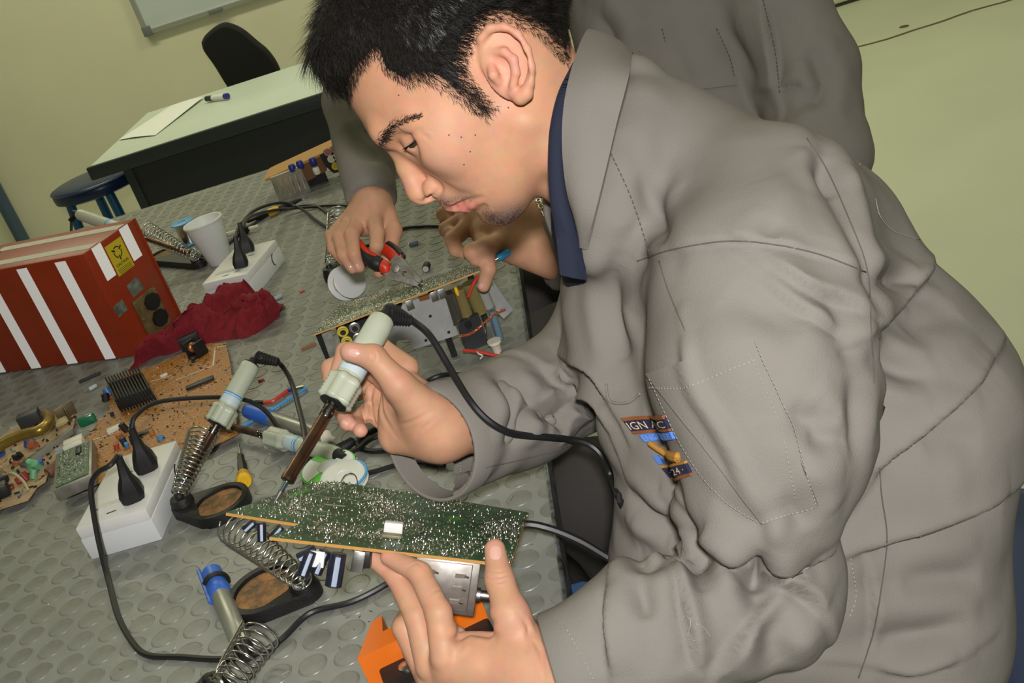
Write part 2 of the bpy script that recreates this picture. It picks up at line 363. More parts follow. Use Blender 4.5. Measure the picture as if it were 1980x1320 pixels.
st = obj('caution_sticker', prism([(.050, H_ - .068), (.094, H_ - .068), (.094, H_ - .012), (.050, H_ - .012)], 0, e, ax=axe, o=FR), M('sticker_yellow', (.62, .50, .02), .45), rb, 0)
ink = M('black_ink', (.01, .01, .01), .6); off = FR - lx * (e * 1.6)
P3 = lambda u, v: off + ly * u + vec(0, 0, v)
for a0 in (.5, 2.6, 4.7):
    g = G(); aa = np.linspace(a0 + .25, a0 + 1.75, 10); cu, cv = .072, H_ - .031
    V = [P3(cu + r * math.cos(a), cv + r * math.sin(a)) for a in aa for r in (.0085, .0105)]
    g.add(V, [(2 * i, 2 * i + 2, 2 * i + 3, 2 * i + 1) for i in range(9)]); obj('symbol_arc', g, ink, st, 0)
    c, s_ = math.cos(a0), math.sin(a0); w_ = .0014
    g = G().add([P3(cu + r * c - k * s_ * w_, cv + r * s_ + k * c * w_) for r, k in ((.006, -1), (.0145, -1), (.0145, 1), (.006, 1))], [(0, 1, 2, 3)]); obj('symbol_bar', g, ink, st, 0)
obj('lettering', text_geo('CAUTION', .0074, P3(.0545, H_ - .0535), ly, (0, 0, 1), bold=.0001), ink, st, 0)
for k in range(4): obj('printed_line', G().add([P3(u, v) for u, v in ((.054, H_ - .0575 - .0027 * k), (.090, H_ - .0575 - .0027 * k), (.090, H_ - .0583 - .0027 * k), (.054, H_ - .0583 - .0027 * k))], [(0, 1, 2, 3)]), ink, st, 0)
for (u, v, a, s) in ((.073, .100, .15, .019), (.020, .086, .1, .016)):
    q = [(u + s * math.cos(a + k) * 1.1, v + s * math.sin(a + k)) for k in (.7, 2.4, 3.8, 5.5)]; obj('foil_label', prism(q, 0, e, ax=axe, o=FR), MATS['foil'], rb, 0)
sk = obj('socket_plate', rbox((.048, .008, 0), (.112, .082, .004), .003, ax=axe, o=FR), M('brass_plate', (.36, .27, .12), .4, .6, var=.5, vscale=40), rb)
for v in (.029, .062):
    oc = [(.088 + .017 * math.cos(a) * 1.1, v + .0155 * math.sin(a)) for a in np.linspace(.4, .4 + 2 * pi, 8, endpoint=False)]
    obj('socket', prism(oc, .004, .010, ax=axe, o=FR), M('black_bakelite', (.008, .008, .008), .5), sk)
for u, v in ((.052, .077), (.107, .077), (.054, .045), (.052, .014)): obj('screw', lathe([(.0022, 0), (.0022, .0012), (.001, .0018)], FR + ly * u + vec(0, 0, v) - lx * .004, -lx, n=8), STEEL, sk)
for u, v in ((.042, .075), (.042, .04), (.137, .02)): obj('rivet', lathe([(.0025, 0), (.0022, .001), (.001, .0015)], FR + ly * u + vec(0, 0, v), -lx, n=8), redm, rb)

# ---- outlet boxes with plugs
def plug(t, base, up, tilt, s=1., name='plug'):
    n = nrm(up); x = nrm(np.cross(tilt, n)); y = np.cross(n, x)
    g = G(); prof = [(.0, .0105, .0135), (.010, .0125, .0155), (.022, .0125, .013), (.034, .0075, .0075), (.050, .0045, .005), (.062, .0040, .0042)]
    V = []; k = 8
    for h, rx, ry in prof: V += [base + s * (n * h + x * rx * math.copysign(abs(math.cos(a)) ** .6, math.cos(a)) + y * ry * math.copysign(abs(math.sin(a)) ** .6, math.sin(a))) for a in np.linspace(pi / 8, 2 * pi + pi / 8, k, endpoint=False)]
    F = [(i * k + j, i * k + (j + 1) % k, (i + 1) * k + (j + 1) % k, (i + 1) * k + j) for i in range(len(prof) - 1) for j in range(k)] + [tuple(range(k))[::-1], tuple(range((len(prof) - 1) * k, len(prof) * k))]
    return g.add(V, F), base + n * s * .062
def outlet_box(o, ang, wx, wy, h, label):
    ca, sa = math.cos(ang), math.sin(ang); ax = np.array([(ca, sa, 0), (-sa, ca, 0), (0, 0, 1)]); t = thing('outlet_box', label, 'outlet box', np.array(o) + ax[0] * wx / 2 + ax[1] * wy / 2, 'white surface outlet boxes')
    k = dict(ax=ax, o=o)
    obj('base', rbox((0, 0, 0), (wx, wy, h * .66), .0015, **k), M('outlet_base', (.70, .72, .74), .4), t)
    obj('cover', rbox((.0006, .0006, h * .66), (wx - .0006, wy - .0006, h), .002, **k), WHITEP, t)
    sl = M('slot_dark', (.10, .09, .06), .8)  # dark tone filled into the outlet slots
    for cy in (.28, .74):
        for sx in (.30, .52): obj('outlet_key', prism([(wx * (sx - .13), wy * cy - .012), (wx * (sx + .06), wy * cy - .012), (wx * (sx + .10), wy * cy - .002), (wx * (sx - .09), wy * cy - .002)], h, h + .0016, **k), M('outlet_key', (.62, .62, .56), .5), t, 0)
        for sx, sy in ((.62, -.022), (.40, -.03)): obj('slot', prism([(wx * sx, wy * cy + sy), (wx * sx + .012, wy * cy + sy + .002), (wx * sx + .012, wy * cy + sy + .004), (wx * sx, wy * cy + sy + .0025)], h, h + .0004, **k), sl, t, 0)
    g = lathe([(.011, 0), (.011, .0008), (.009, .001)], np.array(o) + ax[0] * wx + ax[1] * wy * .75 + vec(0, 0, h * .45), ax[0], n=20); kn = obj('knockout', g, WHITEP, t)
    obj('knockout_gap', tube([np.array(o) + ax[0] * (wx + .0008) + ax[1] * (wy * .75 + .0115 * math.cos(a)) + vec(0, 0, h * .45 + .0115 * math.sin(a)) for a in np.linspace(1.6, 4.2, 12)], .0009, n=5), ink, kn)
    return t
outlet_box((-.389, .298, 0), 0, .091, .160, .046, 'white outlet box in the foreground beside the spring iron stand')
outlet_box((-.402, 1.068, 0), -.2, .095, .158, .046, 'white outlet box in front of the foam cup')

def cable(name, pts, r, label, group=None, plugs=(), cat='cable', mat=None, relief=None, n=8):
    t = thing(name, label, cat, vec(*np.mean(pts, 0)[:2], min(p[2] for p in pts)), group)
    obj('cord', tube(spline(pts, 7), r, n=n), mat or CORD, t)
    for base, up, tilt, s in plugs: obj('plug', plug(t, base, up, tilt, s)[0], RUBBER, t, 30)
    if relief:
        a, b, r0, r1 = relief; g = G(); a, b = np.array(a), np.array(b); N = 16
        P = [a + (b - a) * k / N for k in range(N + 1)]; tube(P, [(r0 + (r1 - r0) * k / N) * (1.12 if k % 2 else .86) for k in range(N + 1)], g, 10); obj('strain_relief', g, RUBBER, t)
    return t
def up_from(p, q): return nrm(np.array(q) - np.array(p))
# plugs sit in the covers; cords start at their necks
b1 = Zp(286, 908, .046); n1 = Zp(258, 838, .10); e1 = b1 + nrm(n1 - b1) * .062
cable('power_cord', [e1, Zp(263, 803, .118), Zp(305, 777, .115), Zp(400, 768, .09), Zp(470, 772, .06), Zp(512, 793, .035), Zp(545, 835, .012), Zp(580, 868, .005), Zp(630, 895, .004), Zp(700, 915, .004), Zp(790, 893, .004), Zp(860, 900, .004)], .0030,
      'black power cord arching from the rear plug of the near outlet box', plugs=[(b1, n1 - b1, (1, .3, 0), 1.)])
b2 = Zp(259, 966, .046); n2 = Zp(236, 903, .092); e2 = b2 + nrm(n2 - b2) * .062
cable('power_cord', [e2, Zp(213, 899, .105), Zp(188, 915, .10), Zp(176, 945, .085), Zp(186, 1020, .050), Zp(199, 1080, .022), Zp(212, 1130, .006), Zp(228, 1190, .004), Zp(255, 1240, .0035), Zp(285, 1266, .0035), Zp(350, 1270, .0035), Zp(430, 1274, .0035), Zp(500, 1262, .0035), Zp(545, 1235, .0035), Zp(600, 1185, .0035), Zp(680, 1163, .0035), Zp(745, 1130, .0035), Zp(800, 1090, .0035)], .0033,
      'black power cord running from the front plug across the mat foreground', plugs=[(b2, n2 - b2, (1, .3, 0), 1.)])
b3 = Zp(467, 517, .046); n3 = Zp(459, 478, .082)
b4 = Zp(480, 488, .046); n4 = Zp(470, 455, .078)
cable('power_cord', [b3 + nrm(n3 - b3) * .055, Zp(462, 440, .075), Zp(490, 408, .06), Zp(540, 392, .04), Zp(580, 402, .012), Zp(610, 425, .006), Zp(645, 447, .005)], .0034, 'black cord looping from the front plug of the far outlet box', plugs=[(b3, n3 - b3, (1, .2, 0), .95)])
cable('power_cord', [b4 + nrm(n4 - b4) * .055, Zp(468, 440, .085), Zp(485, 418, .07), Zp(540, 405, .02), Zp(600, 400, .006), Zp(650, 396, .005), Zp(720, 400, .005)], .0034, 'black cord running behind from the rear plug of the far outlet box', plugs=[(b4, n4 - b4, (1, .2, 0), .95)])
cable('power_cord', [Zp(440, 472, .004), Zp(480, 440, .004), Zp(530, 410, .004), Zp(600, 396, .004), Zp(640, 415, .004), Zp(700, 445, .004), Zp(760, 445, .004), Zp(800, 438, .004), Zp(860, 437, .004), Zp(905, 450, .004)], .0034, 'black cord lying flat across the far mat behind the pliers hand')
t = thing('cable_connector', 'yellow and black plug connector on a cord behind the foam cup', 'connector', Zp(526, 410, 0))
dcn = nrm(Zp(548, 400, .01) - Zp(505, 418, .01)); p0 = Zp(518, 412, .011)
obj('collar', lathe([(.006, 0), (.0085, .003), (.0085, .02), (.006, .026)], p0, dcn, n=12), YELLOWP, t); obj('barrel', lathe([(.0055, 0), (.005, .04), (.003, .055)], p0 + dcn * .026, dcn, n=10), RUBBER, t); obj('tail', lathe([(.005, 0), (.0035, .05)], p0, -dcn, n=10), RUBBER, t)
t = thing('probe_plug', 'small black and white probe plug lying behind the outlet box', 'connector', Zp(470, 445, 0))
p0 = Zp(462, 447, .010); d0 = nrm(Zp(480, 442, .01) - p0); obj('body', lathe([(.004, 0), (.010, .006), (.010, .018), (.005, .024)], p0, d0, n=14), RUBBER, t); obj('pin', lathe([(.0035, 0), (.0035, .022)], p0 + d0 * .024, d0, n=10), IVORY, t); obj('sleeve', lathe([(.006, 0), (.005, .05)], p0, -d0, n=10), PALEGREEN, t)

# ---- foam cup
cb = Zp(428, 505, 0); t0 = lathe([(.024, 0), (.025, .001), (.0385, .088), (.0405, .088), (.0415, .0905), (.040, .093), (.0375, .0925), (.036, .088), (.0235, .004), (.001, .003)], cb, vec(-.02, .0, 1), n=36)
single('foam_cup', t0, M('white_foam', (.80, .82, .80), .5, sss=.0, var=.04, vscale=60), 'white foam cup standing behind the far outlet box', 'cup', smooth=50)

# ---- solder spools
def spool(c, axis, r, w_, hub, flange, label, core=None, wire=None):
    a = nrm(axis); c = np.array(c); t = thing('solder_spool', label, 'spool', c - vec(0, 0, 0))
    for s in (0, w_): obj('flange', lathe([(r * .98, 0), (r, .0008), (r, .0022), (r * .96, .003), (hub * 1.1, .003), (hub, .0015)], c + a * s, a, n=36), flange, t)
    obj('core', lathe([(hub * 1.05, .003), (r * .72, .0032), (r * .72, w_), (hub, w_)], c, a, n=30), core or SOLDER, t)
    return t
bl = M('light_blue_plastic', (.10, .36, .66), .4)
c = Zp(370, 470, 0); spool(c + vec(0, 0, .002), (0, 0, 1), .027, .048, .008, bl, 'blue flanged solder spool standing behind the foam cup')
c = Zp(640, 915, .004)
g1 = spool(c, (.05, -.1, 1), .034, .008, .011, M('green_label', (.13, .58, .05), .35), 'flat spool with green printed label near the held board')
topc = c + nrm(vec(.05, -.1, 1)) * .0115; nx_ = nrm(np.cross(vec(0, 1, 0), vec(.05, -.1, 1))); ny_ = np.cross(nrm(vec(.05, -.1, 1)), nx_)
def ring_sector(r0, r1, a0, a1, c, x, y, n=16):
    aa = np.linspace(a0, a1, n); V = [c + r * (math.cos(a) * x + math.sin(a) * y) for a in aa for r in (r0, r1)]; return G().add(V, [(2 * i, 2 * i + 1, 2 * i + 3, 2 * i + 2) for i in range(n - 1)])
for a0, a1 in ((-.9, .9), (2.4, 3.9)): obj('label_panel', ring_sector(.013, .032, a0, a1, topc, nx_, ny_), M('label_white', (.72, .76, .70), .45), g1, 0)
obj('hub_disc', ring_sector(0.0001, .0125, 0, 2 * pi, topc + vec(0, 0, .0004), nx_, ny_, 24), M('label_grey', (.55, .56, .55), .4), g1, 0)
c2 = Zp(668, 930, .012)
g2 = spool(c2, (.12, -.2, 1), .028, .006, .009, M('label_cream', (.70, .72, .66), .4), 'cream and blue solder wire reel leaning beside the green spool')
obj('rim_band', tube([c2 + nrm(vec(.12, -.2, 1)) * .0085 + .0275 * (math.cos(a) * nx_ + math.sin(a) * ny_) for a in np.linspace(0, 2 * pi, 33)], .0018, n=6), bl, g2)
obj('wire_end', tube(spline([Zp(655, 940, .02), Zp(668, 918, .035), Zp(686, 918, .03), Zp(694, 945, .012)], 8), .0007, n=6), SOLDER, g2)
whitep2 = M('milky_plastic', (.74, .75, .74), .35)
cw = Zp(664, 548, .030); axw = nrm(vec(.62, -.70, .30))
g3 = spool(cw, axw, .029, .024, .008, whitep2, 'white plastic solder reel under the pliers hand', core=M('reel_core', (.62, .63, .60), .4))
obj('solder_wire', tube(spline([cw + axw * .012 + vec(0, 0, .022), cw + vec(-.012, -.02, .0), Zp(640, 560, .01), Zp(627, 582, .002)], 8), .0009, n=6), SOLDER, g3)

# ---- soldering irons
copper = M('heat_tinted_barrel', (.30, .16, .10), .30, 1., var=.55, vscale=45, col2=(.16, .11, .09)); darkst = M('dark_steel_tube', (.10, .085, .075), .3, 1.)
tipm = M('oxidised_tip', (.20, .17, .17), .5, .8); bitm = M('blued_steel', (.30, .40, .46), .25, 1.)
lab = M('label_blue', (.08, .32, .62), .4); labw = M('label_pale', (.55, .66, .70), .4)
def iron(tip, end, label, cord=None, relief=None, group='pale green soldering irons', rough_barrel=None, q=1.):
    tip = np.array(tip); end = np.array(end); d = nrm(end - tip); L = np.linalg.norm(end - tip); s = L / .215
    t = thing('soldering_iron', label, 'soldering iron', tip, group)
    a = lambda f: tip + d * f * L
    obj('tip', lathe([(.0006 * q, 0), (.0022 * q, .010 * s), (.0024 * q, .014 * s)], tip, d, n=12), tipm, t)
    obj('bit', lathe([(.0024 * q, 0), (.0026 * q, .012 * s)], a(.055), d, n=14), bitm, t)
    br = obj('barrel', lathe([(.0050 * q, 0), (.0064 * q, .001), (.0064 * q, .007 * s), (.0058 * q, .008 * s), (.0056 * q, .085 * s)], a(.105), d, n=20), rough_barrel or copper, t)
    pf = obj('vented_neck', lathe([(.0057 * q, 0), (.0060 * q, .001), (.0060 * q, .020 * s)], a(.435), d, n=20), darkst, t)
    x, y, z = frame(d); k = 0
    for i in range(4):
        for j in range(7):
            an = j * 2 * pi / 7 + (i % 2) * .45; dr = math.cos(an) * x + math.sin(an) * y; obj('vent', lathe([(.0010 * q, 0), (.0008 * q, .0004)], a(.425) + d * (.003 + .0048 * i) * s + dr * .0058 * q, dr, n=6), SOLDER, pf)
    obj('black_ring', lathe([(.0110 * q, 0), (.0130 * q, .001), (.0130 * q, .004 * s)], a(.505), d, n=24), RUBBER, t)
    obj('collar', lathe([(.0120 * q, 0), (.0158 * q, .002 * s)] + [((.0160 - .0009 * (w % 2)) * q, (.004 + .0018 * w) * s) for w in range(11)] + [(.0160 * q, .026 * s), (.0128 * q, .030 * s)], a(.512), d, n=48, mod=lambda an, h: 1 + .085 * np.cos(6 * an)), PALEGREEN, t, 60)
    obj('handle', lathe([(.0126 * q, 0), (.0126 * q, .060 * s), (.0122 * q, .0705 * s), (.0100 * q, .0735 * s)], a(.65), d, n=28), PALEGREEN, t)
    obj('label_band', lathe([(.0127 * q, 0), (.01275 * q, .0005), (.01275 * q, .016 * s), (.0127 * q, .0165 * s)], a(.665), d, n=28), labw, t)
    obj('label_stripe', lathe([(.01282 * q, 0), (.01282 * q, .0022 * s)], a(.735), d, n=28), lab, t)
    obj('label_stripe', lathe([(.01282 * q, 0), (.01282 * q, .0010 * s)], a(.722), d, n=28), lab, t)
    obj('end_plug', lathe([(.0098 * q, 0), (.0095 * q, .002), (.006 * q, .004 * s), (.005 * q, .010 * s)], a(.99), d, n=20), RUBBER, t)
    if cord is not None: obj('cord', tube(spline(cord, 7), .0034, n=8), CORD, t)
    if relief is not None:
        a_, b_ = np.array(relief[0]), np.array(relief[1]); N = 16
        obj('strain_relief', tube([a_ + (b_ - a_) * k / N for k in range(N + 1)], [(.0080 - .0026 * k / N) * (1.12 if k % 2 else .84) for k in range(N + 1)], n=10), RUBBER, t)
    return t
tipW, endW = A(530, 972, .921), A(743, 612, 1.01)
# ---- iron stands: dish with sponge, post, coil spring
spongeM = M('stained_sponge', (.42, .20, .07), .9, var=.6, vscale=70, col2=(.10, .08, .04), bump=.5, bscale=250, detail=6)
def hull_outline(c, R, p, r, n=40):
    c, p = np.array(c[:2]), np.array(p[:2]); D = p - c; L = np.linalg.norm(D); th = math.atan2(D[1], D[0]); b = math.acos((R - r) / L)
    A1 = np.linspace(th + b, th + 2 * pi - b, n); A2 = np.linspace(th - b, th + b, n // 3)
    return [c + R * vec(math.cos(a), math.sin(a)) for a in A1] + [p + r * vec(math.cos(a), math.sin(a)) for a in A2]
def iron_stand(dish, post, s0, s1, r0, r1, turns, label, R=.042, rod=True, sponge=spongeM, wire=.0011, only_spring=False, phase=0.):
    t = thing('iron_stand', label, 'iron stand', vec(dish[0], dish[1], 0), 'black soldering iron stands')
    ol = np.array(hull_outline(dish, R, post, .016)); n = len(ol); g = G(); c = np.array(dish[:2]); V = []
    inner = np.array([c + (R * .80) * nrm(q - c) * min(1, 1) for q in ol])
    for P, z in ((ol, 0), (ol, .012), (c + (ol - c) * .985, .0145)): V += [(x, y, z) for x, y in P]
    V += [(x, y, .0145) for x, y in inner]; V += [(x, y, .006) for x, y in inner]
    F = [(k * n + i, k * n + (i + 1) % n, (k + 1) * n + (i + 1) % n, (k + 1) * n + i) for k in range(4) for i in range(n)] + [tuple(range(4 * n, 5 * n)), tuple(range(n))[::-1]]
    obj('dish', g.add(V, F), M('cast_black', (.010, .010, .010), .5, bump=.25, bscale=300), t, 35)
    obj('sponge', lathe([(R * .79, 0), (R * .78, .0045), (R * .6, .0055), (.001, .005)], (c[0], c[1], .006), (0, 0, 1), n=30), sponge, t)
    pz = vec(post[0], post[1], 0)
    obj('post', lathe([(.0150, .010), (.0140, .020), (.0125, .024), (.006, .0245), (.0045, .030), (.002, .031)], pz, (0, 0, 1), n=20), MATS['cast_black'], t)
    s0, s1 = np.array(s0), np.array(s1); d = s1 - s0
    obj('spring', helix(s0, d, r0, r1, np.linalg.norm(d), turns, wire, phase=phase), CHROME, t, 180)
    x, y, z = frame(d); side = nrm(np.cross(d, FW))
    obj('support_rod', tube(spline([pz + vec(0, 0, .028), s0 + side * r0 * .3, s0 + side * r0 * 1.05 + d * .15, s1 + side * r1 * 1.08], 6), .0016, n=8), CHROME, t)
    return t
iron_stand(Zp(432, 985), Zp(363, 990), Zp(345, 952, .035), A(395, 836, 1.365), .009, .0185, 15, 'iron stand with brown sponge holding an iron beside the near outlet box', R=.037)
iron_stand(Zp(520, 1155), Zp(597, 1152), Zp(590, 1128, .034), A(452, 1018, 1.15), .0095, .019, 14, 'iron stand with orange stained sponge and empty spring under the held board', R=.041, phase=1.)
iron_stand(Zp(395, 1395), Zp(425, 1352), Zp(438, 1325, .03), A(506, 1222, 1.02), .014, .019, 8, 'iron stand whose upright spring enters the frame at the bottom edge', R=.041, phase=.6)
iron_stand(Zp(322, 500), Zp(388, 515), Zp(382, 498, .035), Zp(283, 445, .09), .0095, .019, 17, 'iron stand behind the red case holding an angled iron', R=.036)
iron_stand(Zp(705, 500), Zp(646, 540), Zp(640, 505, .03), Zp(655, 410, .065), .010, .019, 13, 'iron stand with empty spring partly hidden by the pliers hand', R=.036)
iron(Zp(345, 950, .030), A(487, 702, 1.385), 'soldering iron resting upright in the spring stand by the near outlet box',
     [A(492, 697, 1.388), A(512, 690, 1.39), Zp(540, 702, .055), Zp(562, 735, .035), Zp(578, 790, .026), Zp(589, 840, .026), Zp(592, 885, .020), Zp(590, 930, .004), Zp(600, 990, .004), Zp(660, 1030, .004)], (A(496, 690, 1.388), A(538, 700, 1.38)))
iron(Zp(398, 811, .019), Zp(655, 880, .016), 'soldering iron lying on the mat beside the blue solder pump', [Zp(655, 880, .016), Zp(690, 868, .010), Zp(725, 845, .006), Zp(800, 830, .004)], (Zp(650, 874, .016), Zp(683, 852, .012)), rough_barrel=M('rusty_barrel', (.12, .07, .05), .6, .7, var=.5, vscale=60), q=.85)
iron(Zp(395, 500, .03), Zp(150, 413, .155), 'soldering iron poking out above the red case', [Zp(150, 413, .155), Zp(140, 420, .15), Zp(138, 440, .12), Zp(140, 480, .04), Zp(170, 500, .01)], (Zp(152, 410, .155), Zp(135, 428, .145)))
cable('loose_cord', [Zp(760, 868, .004), Zp(720, 872, .004), Zp(693, 864, .004), Zp(700, 845, .004), Zp(760, 805, .004), Zp(815, 745, .004), Zp(860, 724, .004), Zp(910, 730, .004), Zp(950, 760, .004)], .0034, 'black cord curling on the mat behind the hand holding the iron')

# ---- desoldering pumps
alu = M('grey_aluminium', (.42, .43, .38), .35, .6, var=.1, vscale=30)
def pump(a, b, label, half=False):
    a, b = np.array(a), np.array(b); d = nrm(b - a); L = np.linalg.norm(b - a); t = thing('solder_pump', label, 'solder pump', (a + b) / 2 * vec(1, 1, 0), 'blue and grey solder pumps')
    obj('barrel', lathe([(.0100, 0), (.0105, .002), (.0105, L * .66), (.0095, L * .68)], a + d * L * .32, d, n=24), alu, t)
    if not half:
        obj('blue_end', lathe([(.0085, 0), (.0105, .003), (.0112, .01), (.0112, L * .34), (.0106, L * .35)], a, d, n=24), BLUEP, t)
    else:
        x, y, z = frame(d)
        n = 14; aa = np.linspace(.3, pi * 1.15, n); V = []
        for h in (0, L * .22):
            for r in (.0112, .0088): V += [a + d * h + r * (math.cos(q) * x + math.sin(q) * y * 1) for q in aa]
        F = []
        for i in range(n - 1): F += [(i, i + 1, 2 * n + i + 1, 2 * n + i), (n + i, 3 * n + i, 3 * n + i + 1, n + i + 1), (i, n + i, n + i + 1, i + 1), (2 * n + i, 2 * n + i + 1, 3 * n + i + 1, 3 * n + i)]
        F += [(0, 2 * n, 3 * n, n), (n - 1, 2 * n - 1, 4 * n - 1, 3 * n - 1)]
        obj('slotted_sleeve', G().add(V, F), BLUEP, t); obj('blue_collar', lathe([(.0112, 0), (.0116, .001), (.0116, L * .12), (.011, L * .125)], a + d * L * .21, d, n=24), BLUEP, t)
        obj('side_fin', tube([a - d * .02 + x * -.012, a + d * L * .34 + x * -.0125], .0022, n=6), BLUEP, t)
        obj('release_button', tube(spline([a + d * L * .16 + (math.cos(q) * x + math.sin(q) * y) * .0118 for q in np.linspace(-.4, 2.6, 7)], 3), .0035, n=8), BLACK, t)
    obj('nozzle', lathe([(.0095, 0), (.006, .006), (.004, .010), (.0035, .02)], b, d, n=18), IVORY if not half else BLACK, t)
    return t
pump(Zp(478, 793, .0115), Zp(632, 845, .0115), 'solder pump with solid blue end lying behind the held iron')
pump(Zp(410, 1108, .0118), Zp(470, 1252, .0118), 'solder pump with slotted blue sleeve lying in the foreground', True)
# ---- screwdriver
a, b = Zp(461, 857, .005), Zp(473, 936, .0105); d = nrm(b - a); L = np.linalg.norm(b - a)
t = thing('screwdriver', 'small screwdriver with black grip and yellow cap on the mat', 'screwdriver', a * vec(1, 1, 0))
obj('blade', lathe([(.0012, 0), (.0016, .004), (.0016, L * .33)], a, d, n=10), STEEL, t)
obj('grip', lathe([(.003, 0), (.0042, .004), (.0042, .010), (.0055, .03), (.0058, L * .45)], a + d * L * .30, d, n=12, mod=lambda an, h: 1 + .06 * np.cos(6 * an)), BLACK, t)
obj('cap', lathe([(.0062, 0), (.0078, .004), (.0070, .012), (.0098, .017), (.0100, .024), (.0085, .027), (.0045, .027), (.004, .0255)], a + d * L * .74, d, n=20), YELLOWP, t)
# ---- loose wires and scraps
wr = M('red_wire', (.55, .05, .03), .4); wb = M('blue_wire', (.06, .30, .62), .4); wyy = M('tan_scrap', (.28, .13, .04), .7)
t = thing('jumper_wire', 'blue wire with red crimp sleeve running under the solder pump', 'wire', Zp(500, 800))
obj('insulation', tube(spline([Zp(437, 845, .004), Zp(460, 830, .003), Zp(500, 806, .003), Zp(545, 780, .004), Zp(580, 758, .004), Zp(592, 750, .004)], 6), .0024), wb, t)
obj('red_sleeve', tube([Zp(424, 853, .004), Zp(440, 844, .004)], .0040), wr, t); obj('tinned_end', tube([Zp(414, 860, .003), Zp(424, 853, .004)], .002), SOLDER, t)
t = thing('jumper_wire', 'short red wire with crimped ends above the blue solder pump', 'wire', Zp(540, 770))
obj('insulation', tube(spline([Zp(511, 778, .004), Zp(528, 775, .004), Zp(545, 763, .004), Zp(556, 755, .004)], 5), .0030), wr, t)
obj('dark_sleeve', tube([Zp(494, 777, .004), Zp(511, 778, .004)], .0030), BLACK, t); obj('navy_sleeve', tube([Zp(556, 755, .004), Zp(568, 752, .004)], .0030), M('navy_plastic', (.02, .03, .25), .4), t); obj('terminal', tube([Zp(568, 752, .004), Zp(588, 747, .004)], .0026), SOLDER, t)
def scrap(name, g, m, label, cat='scrap'): return single(name, g, m, label, cat)
scrap('ferrite_stick', rbox((-.019, -.003, 0), (.019, .003, .005), .0008, ax=[(.93, .36, 0), (-.36, .93, 0), (0, 0, 1)], o=Zp(175, 732)), M('ferrite', (.03, .03, .03), .6), 'dark flat ferrite stick on the mat below the red case')
def capac(p, d, r, L, label, body, name='capacitor', end=None):
    t = thing(name, label, 'capacitor', np.array(p) * vec(1, 1, 0)); d = nrm(d)
    obj('can', lathe([(r * .9, 0), (r, .0006), (r, L * .14), (r * .93, L * .17), (r, L * .2), (r, L - .0006), (r * .9, L)], p, d, n=18), body, t)
    obj('end_disc', lathe([(r * .82, 0), (r * .8, .0004)], np.array(p) - d * .0003, -d, n=16), end or SOLDER, t)
    for s in (-1, 1): obj('lead', tube([np.array(p) + d * L + frame(d)[0] * s * r * .4, np.array(p) + d * (L + .008) + frame(d)[0] * s * r * .5], .0004, n=5), SOLDER, t)
    return t
capac(Zp(823, 520, .0065), Zp(828, 505, .0065) - Zp(823, 520, .0065), .0065, .019, 'black electrolytic capacitor lying on the mat near the plier jaws', RUBBER, end=M('can_end', (.6, .58, .56), .4, .3))
capac(Zp(792, 473, .004), Zp(808, 469, .004) - Zp(792, 473, .004), .0042, .016, 'small grey blue capacitor lying on the far mat', M('slate_sleeve', (.12, .15, .20), .5))
capac(Zp(186, 745, .004), Zp(174, 752, .004) - Zp(186, 745, .004), .0035, .013, 'small pale capacitor on the mat below the red case', M('pale_sleeve', (.55, .60, .62), .5))
capac(Zp(545, 571, .004), Zp(530, 578, .004) - Zp(545, 571, .004), .0035, .014, 'small blue grey resistor like part beside the red rag', M('pale_blue_sleeve', (.35, .45, .52), .5))
scrap('wood_splinter', prism([(-.012, -.002), (.012, -.0035), (.013, .0025), (-.011, .003)], 0, .004, ax=[(.93, .35, 0), (-.35, .93, 0), (0, 0, 1)], o=Zp(597, 672)), wyy, 'brown splinter of board lying left of the second chassis')
for q, m, lb in (((504, 736), wr, 'tiny red plastic scrap beside the standing iron'), ((583, 564), wr, 'short red wire clipping on the far mat by the rag')):
    p = Zp(*q, .0022); scrap('wire_scrap', tube([p - vec(.004, 0, 0), p + vec(.005, .003, .0)], .0021, n=6), m, lb)
# solder crumbs on the mat: uncountable
g = G()
for _ in range(420):
    q = (rng.uniform(60, 1060), rng.uniform(400, 1310)); p = Zp(*q, .0004)
    if p[0] > .16 or p[0] < -1.2 or p[1] > 1.9: continue
    a = rng.uniform(0, pi); l = rng.uniform(.0006, .0022) * (1 if rng.random() < .85 else 2.2); r = rng.uniform(.0003, .0006); dv = vec(math.cos(a), math.sin(a), 0) * l
    tube([p - dv, p + dv], r, g, 4)
o = single('solder_crumbs', g, SOLDER, 'scattered silvery solder crumbs and clippings on the rubber mat', 'debris'); o['kind'] = 'stuff'
# ================================================================== circuit boards, rag, pliers
def vnoise(P, sc, seed=0):                    # smooth value noise in -1..1
    P = np.asarray(P, float) * sc; I = np.floor(P).astype(np.int64); f = P - I; f = f * f * (3 - 2 * f)
    def h(a): 
        n = (a[:, 0] * 73856093) ^ (a[:, 1] * 19349663) ^ (a[:, 2] * 83492791) ^ (seed * 2654435761)
        n = (n ^ (n >> 13)) * 1274126177; n = n ^ (n >> 16); return (n & 0xffff) / 32767.5 - 1
    r = 0
    for dx in (0, 1):
        for dy in (0, 1):
            for dz in (0, 1):
                w_ = (f[:, 0] if dx else 1 - f[:, 0]) * (f[:, 1] if dy else 1 - f[:, 1]) * (f[:, 2] if dz else 1 - f[:, 2]); r = r + w_ * h(I + np.array([dx, dy, dz]))
    return r
def inpoly(x, y, poly):
    c = False; n = len(poly)
    for i in range(n):
        x1, y1 = poly[i]; x2, y2 = poly[(i + 1) % n]
        if (y1 > y) != (y2 > y) and x < (x2 - x1) * (y - y1) / (y2 - y1) + x1: c = not c
    return c
